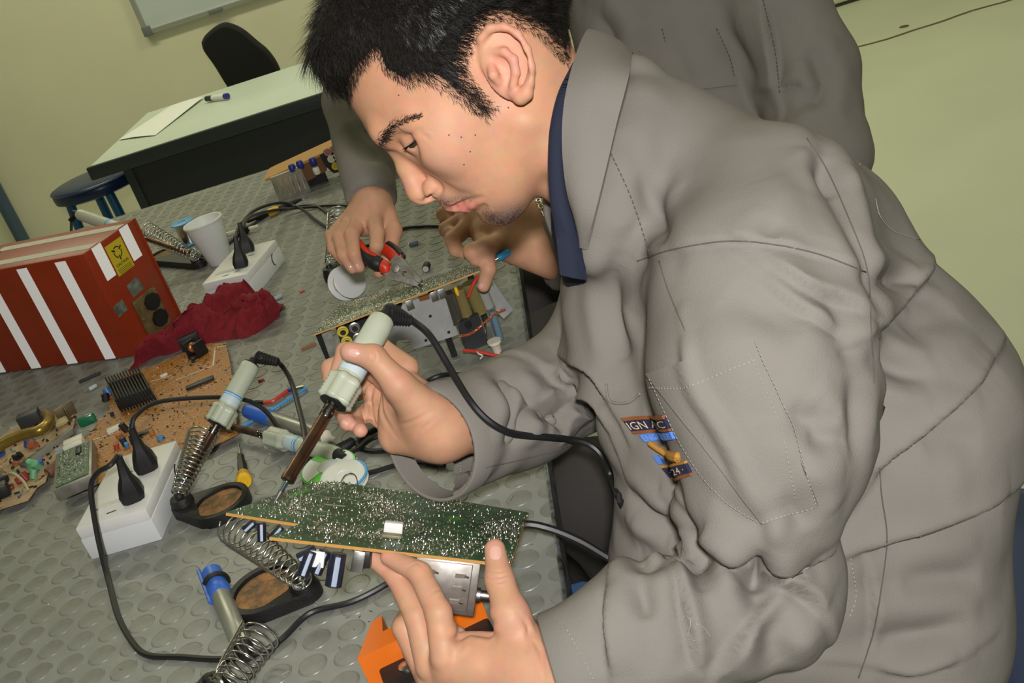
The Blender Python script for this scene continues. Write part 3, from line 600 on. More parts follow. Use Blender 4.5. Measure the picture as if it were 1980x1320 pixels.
def plate(poly, O, ax, ay, n, th, up=True):   # polygon in (u,v) -> plate whose top lies on the plane
    return prism(poly, -th, 0, ax=[ax, ay, n], o=O)
phen = M('phenolic_board', (.46, .18, .022), .5, var=.45, vscale=160, col2=(.36, .15, .03), detail=4)
phen_dusty = M('dusty_phenolic', (.40, .24, .09), .7, var=.5, vscale=120, col2=(.46, .36, .24), detail=5)
phen_edge = M('board_edge', (.50, .26, .06), .6)
green = M('green_solder_mask', (.055, .135, .060), .32, var=.7, vscale=55, col2=(.016, .060, .026), detail=4)
greenp = M('green_mask_pale', (.10, .17, .10), .35, var=.5, vscale=120, col2=(.05, .11, .06))
COMPC = [(.02, .02, .02)] * 5 + [(.45, .18, .05), (.30, .08, .03), (.05, .14, .40), (.55, .50, .38), (.30, .30, .28), (.12, .30, .14), (.55, .42, .25), (.25, .06, .04)]
def small_parts(poly, O, ax, ay, n, count, smin, smax, seed, cols=COMPC, avoid=()):
    r = np.random.default_rng(seed); g = GC(); P = np.array(poly); lo, hi = P.min(0), P.max(0); k = 0
    while k < count:
        u, v = r.uniform(lo, hi)
        if not inpoly(u, v, poly) or any(abs(u - a) < c and abs(v - b) < d for a, b, c, d in avoid): continue
        k += 1; s = r.uniform(smin, smax); o = O + ax * u + ay * v; ty = r.random(); a = r.uniform(0, pi) if r.random() < .3 else (0 if r.random() < .7 else pi / 2)
        dx = math.cos(a) * ax + math.sin(a) * ay; dy = np.cross(n, dx)
        if ty < .45: tube([o + n * s * .35 - dx * s, o + n * s * .35 + dx * s], s * .32, g, 6)
        elif ty < .75: lathe([(s * .5, 0), (s * .5, s * 1.3)], o, n, g, 8)
        else: gbox((-s * .7, -s * .35, 0), (s * .7, s * .35, s * .7), g, ax=[dx, dy, n], o=o)
        g.paint(cols[r.integers(len(cols))])
    return g
def marks(poly, O, ax, ay, n, count, seed, l=(.002, .008), w_=.0005, diag=True):
    r = np.random.default_rng(seed); g = G(); P = np.array(poly); lo, hi = P.min(0), P.max(0); k = 0
    while k < count:
        u, v = r.uniform(lo, hi)
        if not inpoly(u, v, poly): continue
        k += 1; L = r.uniform(*l); a = r.choice([0, pi / 2, .5, -.5]) if diag else 0; o = O + ax * u + ay * v + n * .0002; dx = math.cos(a) * ax + math.sin(a) * ay; dy = np.cross(n, dx)
        g.add([o - dx * L / 2 - dy * w_, o + dx * L / 2 - dy * w_, o + dx * L / 2 + dy * w_, o - dx * L / 2 + dy * w_], [(0, 1, 2, 3)])
    return g
silk = M('silkscreen', (.62, .46, .30), .6)
EX, EY, EZ = vec(1, 0, 0), vec(0, 1, 0), vec(0, 0, 1)
# ---- brown board on the mat
pxs = [(130, 956), (120, 932), (150, 870), (190, 815), (213, 790), (206, 762), (236, 728), (300, 706), (360, 680), (400, 664), (436, 663), (443, 690), (447, 716), (452, 740), (459, 838), (400, 868), (330, 893), (200, 930)]
zb = .010; poly = [tuple(Zp(x, y, zb)[:2]) for x, y in pxs]; c0 = vec(*np.mean(poly, 0), 0)
bb = thing('circuit_board', 'large orange brown circuit board with black heatsink lying on the mat', 'circuit board', c0)
O = vec(0, 0, zb); board = obj('board', plate(poly, O, EX, EY, EZ, .0016), phen, bb, 0)
for x, y in ((150, 920), (420, 690), (430, 830), (240, 745)): q = Zp(x, y, 0); obj('lead_cluster', gbox((q[0] - .006, q[1] - .006, .0002), (q[0] + .006, q[1] + .006, zb - .0017)), phen_edge, bb, 0)
def PB(x, y, h=0.): return Zp(x, y, zb + h)
# heatsink: fins
c4 = [PB(*q, .012) for q in ((209, 745), (276, 723), (300, 766), (232, 795))]; hx = nrm(c4[1] - c4[0]); hy = nrm(c4[2] - c4[1]); Lh = np.linalg.norm(c4[1] - c4[0]); Dh = np.linalg.norm(c4[2] - c4[1])
if np.cross(hx, hy)[2] < 0: hup = -np.cross(hx, hy)
else: hup = np.cross(hx, hy)
hs = obj('heatsink', rbox((0, 0, -.008), (Lh, Dh, .004), .0006, ax=[hx, hy, hup], o=c4[0]), M('black_anodised', (.007, .006, .005), .6), bb)
for k in range(12):
    x0 = Lh * (k + .15) / 12; obj('fin', rbox((x0, 0, -.004), (x0 + Lh * .045, Dh, .016), .0006, ax=[hx, hy, hup], o=c4[0]), MATS['black_anodised'], hs)
    obj('pin', tube([c4[0] + hx * x0 + hy * Dh + hup * -.004, c4[0] + hx * x0 + hy * (Dh + .004) + hup * -.010], .0008, n=5), M('copper_pin', (.5, .28, .14), .4, .8), hs)
def boxon(name, par, ctr, size, rot, m, r=.001, f=PB):
    c = f(*ctr); ax = np.array([(math.cos(rot), math.sin(rot), 0), (-math.sin(rot), math.cos(rot), 0), (0, 0, 1)]); return obj(name, rbox((-size[0] / 2, -size[1] / 2, 0), (size[0] / 2, size[1] / 2, size[2]), r, ax=ax, o=c), m, par)
ic = boxon('chip', bb, (388, 743), (.044, .011, .005), .28, BLACK)
for k in range(14):
    for s in (-1, 1): ax_ = vec(math.cos(.28), math.sin(.28), 0); ay_ = vec(-math.sin(.28), math.cos(.28), 0); q = PB(388, 743) + ax_ * (k - 6.5) * .003 + ay_ * s * .0062; obj('pin', tube([q + EZ * .002, q + ay_ * s * .0008 + EZ * .0003], .0004, n=4), M('dull_pin', (.3, .29, .27), .5, .6), ic)
tr = boxon('coil_former', bb, (384, 686), (.030, .020, .004), .9, BLACK); 
for k in (-1, 1): obj('coil_flange', rbox((-.011, -.002 + k * .013, 0), (.011, .002 + k * .013, .026), .001, ax=[(math.cos(.9), math.sin(.9), 0), (-math.sin(.9), math.cos(.9), 0), (0, 0, 1)], o=PB(384, 686)), BLACK, tr)
cuw = M('copper_winding', (.62, .25, .10), .35, .9)
for k in (-.5, .5): obj('winding', lathe([(.0075, -.004), (.0088, -.003), (.0088, .003), (.0075, .004)], PB(384, 686) + vec(0, 0, .014) + k * .010 * vec(-math.sin(.9), math.cos(.9), 0), (-math.sin(.9), math.cos(.9), 0), n=16), cuw, tr)
boxon('ferrite_core', bb, (372, 672), (.034, .010, .024), .35, BLACK)
boxon('film_capacitor', bb, (173, 821), (.026, .010, .017), .33, M('green_film_cap', (.01, .16, .07), .25, coat=.5), .004)
# tuner module standing on the board
c4 = [Zp(*q, .032) for q in ((108, 878), (178, 848), (205, 890), (137, 932))]
tx = nrm(c4[1] - c4[0]); ty = nrm(c4[3] - c4[0]); ty = nrm(ty - tx * np.dot(tx, ty)); tn = np.cross(tx, ty); tn = tn if tn[2] > 0 else -tn; LX, LY = np.linalg.norm(c4[1] - c4[0]), np.linalg.norm(c4[3] - c4[0])
tu = obj('tuner_module', rbox((0, 0, -.018), (LX, LY, 0), .001, ax=[tx, ty, tn], o=c4[0]), M('tinned_frame', (.36, .34, .30), .45, .7, var=.3, vscale=60), bb)
sub = obj('green_substrate', gbox((.004, .004, -.001), (LX - .004, LY - .004, .0012), ax=[tx, ty, tn], o=c4[0]), green, tu, 0)
poly2 = [(.006, .006), (LX - .006, .006), (LX - .006, LY - .006), (.006, LY - .006)]; gp = small_parts(poly2, c4[0] + tn * .0012, tx, ty, tn, 260, .0008, .0016, 3, [(.5, .47, .36), (.4, .36, .26), (.6, .58, .5), (.05, .05, .05)]); sub['attr'] = 1
o = obj('surface_parts', gp, VC, tu, 0, attr=gp.attr()); o['kind'] = 'stuff'
obj('chip', rbox((LX * .58, LY * .12, .001), (LX * .72, LY * .32, .004), .0005, ax=[tx, ty, tn], o=c4[0]), BLACK, tu)
for k in range(2):
    q = c4[0] + tx * (.008 + .0 * k) - ty * (.010 + .016 * k) + tn * -.006; cj = obj('white_connector', rbox((.002, -.007, -.008), (.030, .006, .008), .0015, ax=[tx, ty, tn], o=q), IVORY, tu); obj('connector_plug', lathe([(.004, 0), (.004, .012)], q, -tx, n=10), M('grey_plug', (.3, .32, .3), .5), cj)
gp = small_parts(poly, O, EX, EY, EZ, 620, .0008, .0022, 11, avoid=((c0[0] - .16, c0[1] - .15, .06, .06),)); o = obj('small_components', gp, VC, bb, 0, attr=gp.attr()); o['kind'] = 'stuff'
o = obj('printed_marks', marks(poly, O, EX, EY, EZ, 1700, 5), silk, bb, 0); o['kind'] = 'stuff'
for q in ((350, 690), (437, 700)): pass
wh = M('white_print', (.75, .68, .52), .6)
for (xa, ya, xb, yb) in ((338, 735, 412, 707), (412, 707, 416, 672), (416, 672, 436, 668), (290, 738, 330, 726), (180, 850, 225, 836)):
    a, b = PB(xa, ya, .0004), PB(xb, yb, .0004); d = nrm(b - a); s = np.cross(EZ, d) * .0013; obj('print_line', G().add([a - s, b - s, b + s, a + s], [(0, 1, 2, 3)]), wh, bb, 0)
for k, (x, y, h, r, col) in enumerate([(246, 833, .014, .005, (.02, .02, .02)), (258, 826, .010, .0035, (.05, .2, .5)), (243, 860, .012, .0045, (.02, .03, .06)), (258, 857, .012, .004, (.03, .03, .03)), (247, 865, .009, .003, (.06, .25, .55)), (226, 868, .008, .004, (.4, .06, .03)), (232, 845, .008, .005, (.42, .16, .05)), (295, 840, .008, .004, (.42, .16, .05)), (205, 775, .012, .006, (.55, .16, .03)), (212, 763, .012, .006, (.55, .16, .03)), (218, 804, .006, .003, (.05, .2, .55)), (374, 700, .008, .003, (.08, .3, .5)), (310, 850, .006, .005, (.45, .10, .06))]):
    q = PB(x, y); obj('capacitor', lathe([(r, 0), (r, h), (r * .8, h + .0005)], q, vec(rng.uniform(-.4, .4), rng.uniform(-.4, .4), 1), n=12), M('cap_%d' % (k % 8), col, .4), bb)
boxon('chip', bb, (280, 838), (.024, .008, .004), .33, M('dark_chip', (.05, .05, .045), .5)); boxon('white_block', bb, (222, 832), (.020, .012, .006), .33, IVORY); boxon('white_block', bb, (318, 727), (.012, .006, .004), .3, IVORY)

# ---- dusty board at the left edge
pxs = [(-120, 1010), (0, 983), (54, 966), (72, 940), (88, 930), (95, 905), (118, 870), (138, 838), (146, 805), (138, 790), (112, 800), (60, 800), (0, 845), (-130, 900)]
poly = [tuple(Zp(x, y, zb)[:2]) for x, y in pxs]; c0 = vec(*np.mean(poly, 0), 0)
lb = thing('circuit_board', 'dusty brown circuit board crowded with parts at the left edge', 'circuit board', c0)
obj('board', plate(poly, O, EX, EY, EZ, .0018), phen_dusty, lb, 0)
for x, y in ((20, 955), (110, 850), (-60, 960)): q = Zp(x, y, 0); obj('lead_cluster', gbox((q[0] - .006, q[1] - .006, .0002), (q[0] + .006, q[1] + .006, zb - .0018)), phen_edge, lb, 0)
gp = small_parts(poly, O, EX, EY, EZ, 260, .0015, .0042, 21); o = obj('small_components', gp, VC, lb, 0, attr=gp.attr()); o['kind'] = 'stuff'
o = obj('printed_marks', marks(poly, O, EX, EY, EZ, 260, 8), silk, lb, 0); o['kind'] = 'stuff'
brass = M('brass_tape', (.42, .29, .06), .35, .7, var=.3, vscale=50)
obj('taped_cable', tube(spline([PB(-60, 905, .02), PB(0, 862, .03), PB(40, 842, .034), PB(75, 832, .036), PB(92, 818, .034), PB(95, 806, .026), PB(88, 800, .014)], 6), [.008] * 37, n=12), brass, lb)
boxon('relay', lb, (64, 820), (.034, .022, .022), .25, M('slate_block', (.035, .038, .04), .5), .002); boxon('chip', lb, (72, 885), (.05, .016, .006), .95, M('slate_chip', (.10, .11, .11), .5))
boxon('socket_rail', lb, (104, 865), (.075, .008, .009), .98, M('grey_rail', (.25, .25, .2), .6)); boxon('heat_bracket', lb, (132, 806), (.030, .002, .022), .6, M('bronze_sheet', (.20, .15, .08), .5, .6)); boxon('heat_bracket', lb, (136, 812), (.002, .02, .022), .6, MATS['bronze_sheet'])
boxon('transistor', lb, (10, 958), (.02, .02, .02), .4, BLACK, .003); boxon('transistor', lb, (2, 935), (.026, .014, .014), .5, BLACK, .003)
boxon('yellow_pad', lb, (122, 820), (.022, .016, .010), .4, M('glue', (.5, .42, .2), .6), .004)
for k, (x, y, h, r, col, dz) in enumerate([(60, 905, .014, .006, (.15, .42, .22), 0), (76, 905, .014, .006, (.15, .42, .22), 0), (64, 925, .012, .005, (.15, .42, .22), 0), (53, 928, .012, .006, (.25, .02, .02), 0), (40, 932, .01, .005, (.3, .04, .03), 0), (55, 862, .012, .007, (.03, .08, .35), 0), (68, 862, .010, .007, (.40, .12, .05), 0), (2, 880, .012, .007, (.03, .1, .45), 0), (42, 883, .010, .004, (.02, .02, .02), 0), (32, 890, .010, .004, (.02, .02, .02), 0), (30, 900, .006, .005, (.35, .1, .04), 0), (80, 900, .012, .004, (.05, .15, .5), 0)]):
    obj('capacitor', lathe([(r, 0), (r, h), (r * .8, h + .0006)], PB(x, y), vec(rng.uniform(-.6, .6), rng.uniform(-.6, .6), .8), n=12), M('lcap_%d' % k, col, .4), lb)
obj('jumper_lead', tube(spline([PB(5, 918, .012), PB(25, 915, .02), PB(45, 930, .012), PB(55, 948, .001)], 6), .0022, n=7), M('beige_wire', (.5, .42, .22), .5), lb)
obj('cylinder_part', lathe([(.0075, 0), (.008, .001), (.008, .022), (.0075, .023)], PB(92, 915, -.001), PB(112, 900, 0) - PB(92, 915, 0), n=16), M('rust_cylinder', (.22, .10, .06), .6, var=.3, vscale=80), lb)

# ---- board held in the left hand
O = A(520, 1037, .88); F1 = A(985, 1087, .88); B1 = A(1022, 990, 1.03); bax = nrm(F1 - O); bn = nrm(np.cross(bax, B1 - O)); bn = bn if bn[2] > 0 else -bn; bay = np.cross(bn, bax)
HB = lambda x, y: plane_pt(x, y, O, bn)
uv = lambda q: (float(np.dot(q - O, bax)), float(np.dot(q - O, bay)))
pxs = [(437, 990), (580, 1012), (521, 1037), (988, 1090), (1022, 990), (830, 958), (655, 931), (604, 931), (545, 952)]
poly = [uv(HB(*q)) for q in pxs]
hb = thing('circuit_board', 'green circuit board covered in solder joints held in both hands', 'circuit board', HB(760, 1010) - bn * .05)
obj('board', plate(poly, O - bn * .0004, bax, bay, bn, .0026), phen_edge, hb, 0)
cen = np.mean(poly, 0); obj('solder_mask', prism([tuple(cen + (np.array(p) - cen) * .997) for p in poly], -.0005, .0, ax=[bax, bay, bn], o=O), green, hb, 0)
def blobs(poly, O, ax, ay, n, count, smin, smax, seed, spikes=.4, rows=()):
    r = np.random.default_rng(seed); g = G(); P = np.array(poly); lo, hi = P.min(0), P.max(0); k = 0; pts = []
    cl = [r.uniform(lo, hi) for _ in range(26)]
    while k < count:
        if r.random() < .65: c = cl[r.integers(len(cl))]; u, v = r.normal(c, .012)
        else: u, v = r.uniform(lo, hi)
        if not inpoly(u, v, poly): continue
        k += 1; pts.append((u, v, r.uniform(smin, smax)))
    for (u0, v0), (u1, v1), m in rows:
        for t_ in np.linspace(0, 1, m): pts.append((u0 + (u1 - u0) * t_, v0 + (v1 - v0) * t_, smin * 1.3))
    for u, v, s in pts:
        o = O + ax * u + ay * v; a0 = r.uniform(0, 1); h = s * r.uniform(.5, 1.1) * (2.2 if r.random() < spikes else 1)
        V = [o + s * (math.cos(a0 + k * pi / 3) * ax + math.sin(a0 + k * pi / 3) * ay) for k in range(6)] + [o + .6 * s * (math.cos(a0 + k * pi / 3) * ax + math.sin(a0 + k * pi / 3) * ay) + n * h * .6 for k in range(6)] + [o + n * h + r.uniform(-.3, .3) * s * ax]
        g.add(V, [(k, (k + 1) % 6, 6 + (k + 1) % 6, 6 + k) for k in range(6)] + [(6 + k, 6 + (k + 1) % 6, 12) for k in range(6)])
    return g
R_ = lambda a, b: (uv(HB(*a)), uv(HB(*b)))
rows = [(*R_((556, 983), (640, 990)), 26), (*R_((548, 990), (634, 998)), 26), (*R_((755, 985), (800, 990)), 12), (*R_((860, 1022), (935, 1032)), 18), (*R_((856, 1032), (930, 1042)), 18)]
o = obj('solder_joints', blobs(poly, O, bax, bay, bn, 2800, .0005, .0013, 4, .5, rows), SOLDER, hb, 60); o['kind'] = 'stuff'
tr_ = M('bare_trace', (.20, .27, .17), .4); g = G()
def strip(a, b, w_, m=None, nm='trace'):
    a, b = HB(*a) + bn * .0002, HB(*b) + bn * .0002; d = nrm(b - a); s = np.cross(bn, d) * w_; obj(nm, G().add([a - s, b - s, b + s, a + s], [(0, 1, 2, 3)]), m or tr_, hb, 0)
for a, b in (((645, 934), (640, 942)), ((640, 942), (603, 957)), ((603, 957), (700, 969)), ((700, 969), (722, 963))): strip(a, b, .0012)
for a, b in (((628, 975), (668, 979)), ((880, 972), (896, 975))): strip(a, b, .0022, M('tinned_trace', (.5, .5, .44), .35, .3))
for a, b, w_ in (((560, 960), (600, 945), .004), ((870, 1005), (890, 1000), .006), ((640, 938), (655, 934), .004)): strip(a, b, w_, M('bright_mask', (.05, .22, .03), .3), 'mask_patch')
jb = HB(760, 1033); obj('white_spacer', rbox((-.008, -.004, 0), (.008, .004, .011), .001, ax=[bax, bay, bn], o=jb), WHITEP, hb); obj('spacer_foot', rbox((-.0085, -.012, 0), (.0085, -.004, .003), .001, ax=[bax, bay, bn], o=jb), M('brown_foot', (.20, .18, .10), .5), hb)
for k in (-1, 1): q = jb + bax * .016 * k; obj('wire_clip', tube([q - bay * .014 + bn * .002, q + bax * .010 + bay * .006 + bn * .004], .0007, n=6), SOLDER, hb)
def under(name, a, size, tilt, m, par=None, shift=0., r=.0008):   # part hanging below the board at pixel a
    q = HB(*a) + bay * shift - bn * .003; d = nrm(-bn + tilt[0] * bax + tilt[1] * bay); x = nrm(bax - d * np.dot(bax, d)); y = np.cross(d, x)
    return obj(name, rbox((-size[0] / 2, -size[1] / 2, 0), (size[0] / 2, size[1] / 2, size[2]), r, ax=[x, y, d], o=q), m, par or hb)
def undercap(a, r, L, tilt, stripe=True):
    q = HB(*a) - bn * .003; d = nrm(-bn + tilt[0] * bax + tilt[1] * bay)
    c = obj('capacitor', lathe([(r * .9, 0), (r, .0006), (r, L - .0006), (r * .9, L)], q, d, n=16), M('navy_sleeve', (.012, .015, .03), .4), hb); x = nrm(np.cross(d, bay)) if abs(np.dot(d, bay)) < .99 else bax
    fr = -FW - d * np.dot(-FW, d); fr = nrm(fr); sd = np.cross(d, fr); V = [q + d * h + r * 1.03 * (fr * math.cos(a_) + sd * math.sin(a_)) for h in (L * .08, L * .95) for a_ in (-.5, -.2, .1)]
    obj('stripe', G().add(V, [(0, 1, 4, 3), (1, 2, 5, 4)]), M('pale_stripe', (.30, .36, .46), .5), c)
for a, r, L, tl in (((492, 1002), .0035, .011, (-.9, -.3)), ((506, 1004), .0038, .016, (.15, -.2)), ((545, 1011), .0035, .015, (-.7, -.3)), ((612, 1055), .0045, .016, (-1.6, -.4)), ((603, 1058), .0048, .021, (-.25, -.3)), ((630, 1057), .0050, .020, (-.3, -.2)), ((655, 1062), .0068, .027, (-.05, -.15))): undercap(a, r, L, tl)
under('white_connector', (617, 1052), (.014, .009, .013), (0, -.1), WHITEP, shift=-.006); under('jack_shell', (695, 1062), (.010, .012, .018), (-.1, 0), STEEL, shift=.01); under('jack_body', (706, 1063), (.008, .012, .014), (.05, 0), BLACK, shift=.01)
tb = under('tuner_box', (868, 1076), (.053, .016, .046), (-.03, -.05), M('tuner_can', (.50, .48, .45), .38, .9, var=.35, vscale=90, col2=(.34, .31, .28)), shift=.012, r=.0012)
qf = HB(868, 1076) + bay * .0035 - bn * .003; dn = nrm(-bn + -.03 * bax + -.05 * bay)
for u0, v0 in ((-.013, .012), (.012, .013), (-.008, .028), (.011, .024), (.010, .035)):
    q = qf + bax * u0 + dn * v0 - bay * .0004; obj('tab_slot', prism([(-.005, -.0016), (.003, -.0016), (.005, 0), (.003, .0016), (-.005, .0016)], -.0008, .0006, ax=[bax, dn, -bay], o=q), M('slot_shadow', (.20, .17, .14), .5, .6), tb, 0)
    obj('tab_pin', tube([q + bax * .003, q + bax * .006 - bay * .002], .0009, n=6), SOLDER, tb)
fr_ = [qf + bax * u0 + dn * v0 - bay * .0003 for u0, v0 in ((-.024, .003), (.020, .003), (.020, .042), (-.024, .042), (-.024, .003))]; obj('pressed_frame', tube(fr_, .0005, n=4), MATS['slot_shadow'], tb)
obj('antenna_socket', lathe([(.006, 0), (.006, .003), (.0042, .0035), (.0042, .012), (.003, .0125)], qf + bax * .0265 + dn * .030 + bay * .008, bax, n=16), STEEL, tb)
obj('shield_plate', rbox((-.001, -.012, -.06), (.001, .03, -.003), .0004, ax=[bax, bay, bn], o=HB(985, 1068)), M('white_shield', (.72, .72, .72), .4, .2), hb)
obj('ribbon_cord', tube(spline([HB(965, 1010) - bn * .012, A(1010, 1014, 1.0), A(1060, 1021, 1.0), A(1120, 1045, 1.0), A(1175, 1077, 1.0), A(1215, 1096, 1.0), A(1260, 1120, 1.02)], 7), .0040, n=8), CORD, hb)

# ---- second receiver chassis with board face up
P0 = Zp(605, 646, .118); P1 = Zp(925, 523, .118); Q0 = Zp(690, 578, .090); a2 = nrm(P1 - P0); n2 = nrm(np.cross(a2, Q0 - P0)); n2 = n2 if n2[2] > 0 else -n2; b2_ = np.cross(n2, a2)
S2 = lambda x, y: plane_pt(x, y, P0, n2); uv2 = lambda q: (float(np.dot(q - P0, a2)), float(np.dot(q - P0, b2_)))
poly = [uv2(S2(*q)) for q in ((605, 646), (928, 522), (905, 512), (830, 537), (700, 576), (655, 590))]
sb = thing('receiver_chassis', 'receiver circuit board with silver plates and wires standing on the mat', 'circuit board', vec(.03, .58, 0))
obj('board', plate(poly, P0 - n2 * .0004, a2, b2_, n2, .0022), phen_edge, sb, 0)
cen = np.mean(poly, 0); obj('solder_mask', prism([tuple(cen + (np.array(p) - cen) * .997) for p in poly], -.0004, 0, ax=[a2, b2_, n2], o=P0), greenp, sb, 0)
o = obj('solder_joints', blobs(poly, P0, a2, b2_, n2, 2400, .0006, .0014, 9, .6), SOLDER, sb, 60); o['kind'] = 'stuff'
nf = nrm(np.cross(a2, EZ)); nf = nf if nf[1] < 0 else -nf       # facing the camera side
def face(x, y, off=0.): return plane_pt(x, y, P0 - nf * (.012 + off), nf)       # a vertical plane just behind the front edge
def crop(cx, cy): return 580 + cx / 3.882, 480 + cy / 3.882
def panel(name, pts, off, th, m, par=None, smooth=0, c=True):
    P = [face(*(crop(*p) if c else p), off) for p in pts]; o = P[0]; ux = a2; uy = EZ; pl = [(float(np.dot(q - o, ux)), float(q[2] - o[2])) for q in P]
    return obj(name, prism(pl, 0, th, ax=[ux, uy, -nf], o=o), m, par or sb, smooth)
galv = M('galvanised_sheet', (.72, .73, .74), .42, .75, var=.15, vscale=40)
sp = panel('silver_plate', [(770, 420), (1085, 305), (1188, 645), (1170, 655), (860, 757), (845, 750), (820, 682), (740, 692), (722, 700), (740, 795), (715, 808), (655, 668), (700, 590)], 0, .0016, galv)
for q in ((978, 508), (945, 690), (1117, 629)): p = face(*crop(*q)); obj('screw_hole', lathe([(.0022, 0), (.0021, .0004)], p + nf * .0002, nf, n=10), ink, sp)
for q in ((825, 425), (1010, 360), (1068, 340)): p = face(*crop(*q)); obj('tab', rbox((-.005, -.007, 0), (.005, .007, .0012), .0004, ax=[a2, EZ, nf], o=p), STEEL, sp)
jk = panel('jack_block', [(270, 605), (560, 505), (620, 690), (470, 800), (330, 780)], .002, .03, BLACK)
for (x, y), m in (((320, 620), M('yellow_ring', (.62, .50, .05), .4)), ((408, 590), STEEL), ((350, 695), MATS['yellow_ring']), ((437, 668), STEEL)):
    p = face(*crop(x, y), .002); j = obj('jack', lathe([(.0075, 0), (.0075, .003), (.0058, .0035), (.0058, .007), (.0040, .007), (.0038, .002)], p, nf, n=18), m, jk); obj('jack_bore', lathe([(.0036, 0), (.0034, .001)], p + nf * .0055, nf, n=12), ink, j)
panel('side_strip', [(162, 645), (232, 612), (292, 800), (228, 832)], .004, .004, M('tinned_strip', (.5, .5, .46), .4, .7, var=.4, vscale=90))
panel('capacitor_block', [(645, 450), (770, 420), (800, 520), (690, 545)], .001, .02, BLACK); panel('transformer_winding', [(890, 372), (968, 345), (975, 380), (900, 400)], -.002, .004, cuw)
bkb = panel('black_module', [(1195, 562), (1340, 492), (1418, 712), (1252, 775)], -.010, .030, M('slate_plastic', (.025, .027, .03), .45)); p = face(*crop(1262, 570), -.012); obj('boss', lathe([(.0050, 0), (.0050, .004), (.0028, .004), (.0026, .001)], p, nf, n=14), BLACK, bkb)
amber = M('amber_plastic', (.20, .16, .06), .25, coat=.5); smoke = M('smoke_plastic', (.06, .055, .045), .2, coat=.5)
for (xa, ya, xb, yb, r, m) in ((1120, 330, 1190, 560, .009, smoke), (1185, 300, 1260, 520, .009, amber), (1265, 260, 1360, 480, .010, amber), (1345, 250, 1420, 440, .008, M('grey_moulding', (.30, .30, .28), .4))):
    a, b = face(*crop(xa, ya), .004), face(*crop(xb, yb), .004); obj('bobbin', lathe([(r, 0), (r * 1.05, .003), (r * .95, .006), (r * .95, np.linalg.norm(b - a) - .003), (r, np.linalg.norm(b - a))], a, b - a, n=16), m, sb)
panel('grey_block', [(1370, 300), (1450, 280), (1480, 420), (1410, 460)], .006, .012, MATS['grey_moulding']); panel('silver_bracket', [(1450, 250), (1600, 462), (1530, 528), (1470, 470)], .010, .002, galv)
panel('lower_plate', [(1400, 560), (1450, 540), (1490, 670), (1410, 690)], .004, .010, STEEL)
a, b = face(*crop(1440, 470), -.004), face(*crop(1505, 680), -.004); obj('blue_capacitor', lathe([(.0045, 0), (.005, .002), (.005, np.linalg.norm(b - a))], a, b - a, n=14), M('slate_blue', (.12, .20, .27), .4), sb)
a, b = face(*crop(1455, 690), -.030), face(*crop(1488, 785), -.030); obj('ivory_cone', lathe([(.0095, 0), (.0095, .004), (.0075, .006), (.0055, np.linalg.norm(b - a))], a, b - a, n=16), IVORY, sb)
obj('red_lead', tube(spline([face(*crop(1340, 205), -.006), face(*crop(1300, 270), -.012), face(*crop(1262, 365), -.010)], 6), .0022, n=8), wr, sb)
obj('red_lead', tube(spline([face(*crop(1225, 765), -.02), face(*crop(1340, 775), -.034), face(*crop(1430, 795), -.040), face(*crop(1500, 805), -.044), face(*crop(1515, 785), -.036)], 6), .0024, n=8), wr, sb)
obj('white_lead', tube(spline([face(*crop(1325, 765), -.030), face(*crop(1340, 790), -.040), face(*crop(1370, 805), -.044), face(*crop(1355, 828), -.050)], 6), .0012, n=8), IVORY, sb)
P = spline([face(*crop(1195, 660), -.012), face(*crop(1290, 635), -.016), face(*crop(1400, 545), -.016), face(*crop(1470, 485), -.012), face(*crop(1540, 455), -.006)], 12)
for ph in (0, pi): k = np.arange(len(P)); obj('twisted_wire', tube(P + .0013 * (np.cos(k * .9 + ph)[:, None] * EZ + np.sin(k * .9 + ph)[:, None] * nf), .0009, n=6), M('copper_wire', (.65, .20, .09), .35, .6), sb)
obj('yellow_peg', lathe([(.002, 0), (.0026, .004), (.0026, .010), (.0015, .013)], face(*crop(1165, 290), -.006), -EZ, n=10), YELLOWP, sb)
for x, y in ((640, 700), (880, 690), (960, 680)):      # feet that carry the chassis
    q = Zp(x, y); q = face(x, y, .02); obj('foot', gbox((q[0] - .004, q[1] - .004, 0), (q[0] + .004, q[1] + .004, .108)), BLACK, sb, 0)

# ---- third chassis far along the bench
fb = thing('receiver_chassis', 'far circuit board with shiny silver heatsink and jack sockets', 'circuit board', Zp(600, 370))
fY = 1.66
def fp(x, y, dy=0.): return Yp(x, y, fY + dy)
def fpanel(name, pts, dy, th, m, par=None):
    P = [fp(*p, dy) for p in pts]; o = P[0]; return obj(name, prism([(q[0] - o[0], q[2] - o[2]) for q in P], -th, 0, ax=[EX, EZ, -EY], o=o), m, par or fb, 0)
fpanel('board_edge', [(508, 349), (520, 343), (655, 281), (705, 262), (705, 266), (655, 286), (522, 348)], 0, .10, phen_edge)
fpanel('brown_panel', [(556, 328), (632, 290), (632, 330), (592, 352)], .02, .004, M('brown_panel', (.20, .09, .03), .5)); sh = fpanel('silver_heatsink', [(522, 345), (548, 335), (580, 322), (602, 370), (575, 382), (540, 390)], -.02, .012, M('mirror_sheet', (.72, .68, .64), .25, .95))
for k in range(5): a, b = fp(537 + 10 * k, 350 - 4 * k, -.021), fp(548 + 10 * k, 382 - 4 * k, -.021); obj('rib', tube([a, b], .004, n=6), MATS['mirror_sheet'], sh)
jb_ = fpanel('jack_block', [(618, 300), (655, 282), (690, 300), (690, 325), (645, 335), (628, 320)], -.01, .03, BLACK)
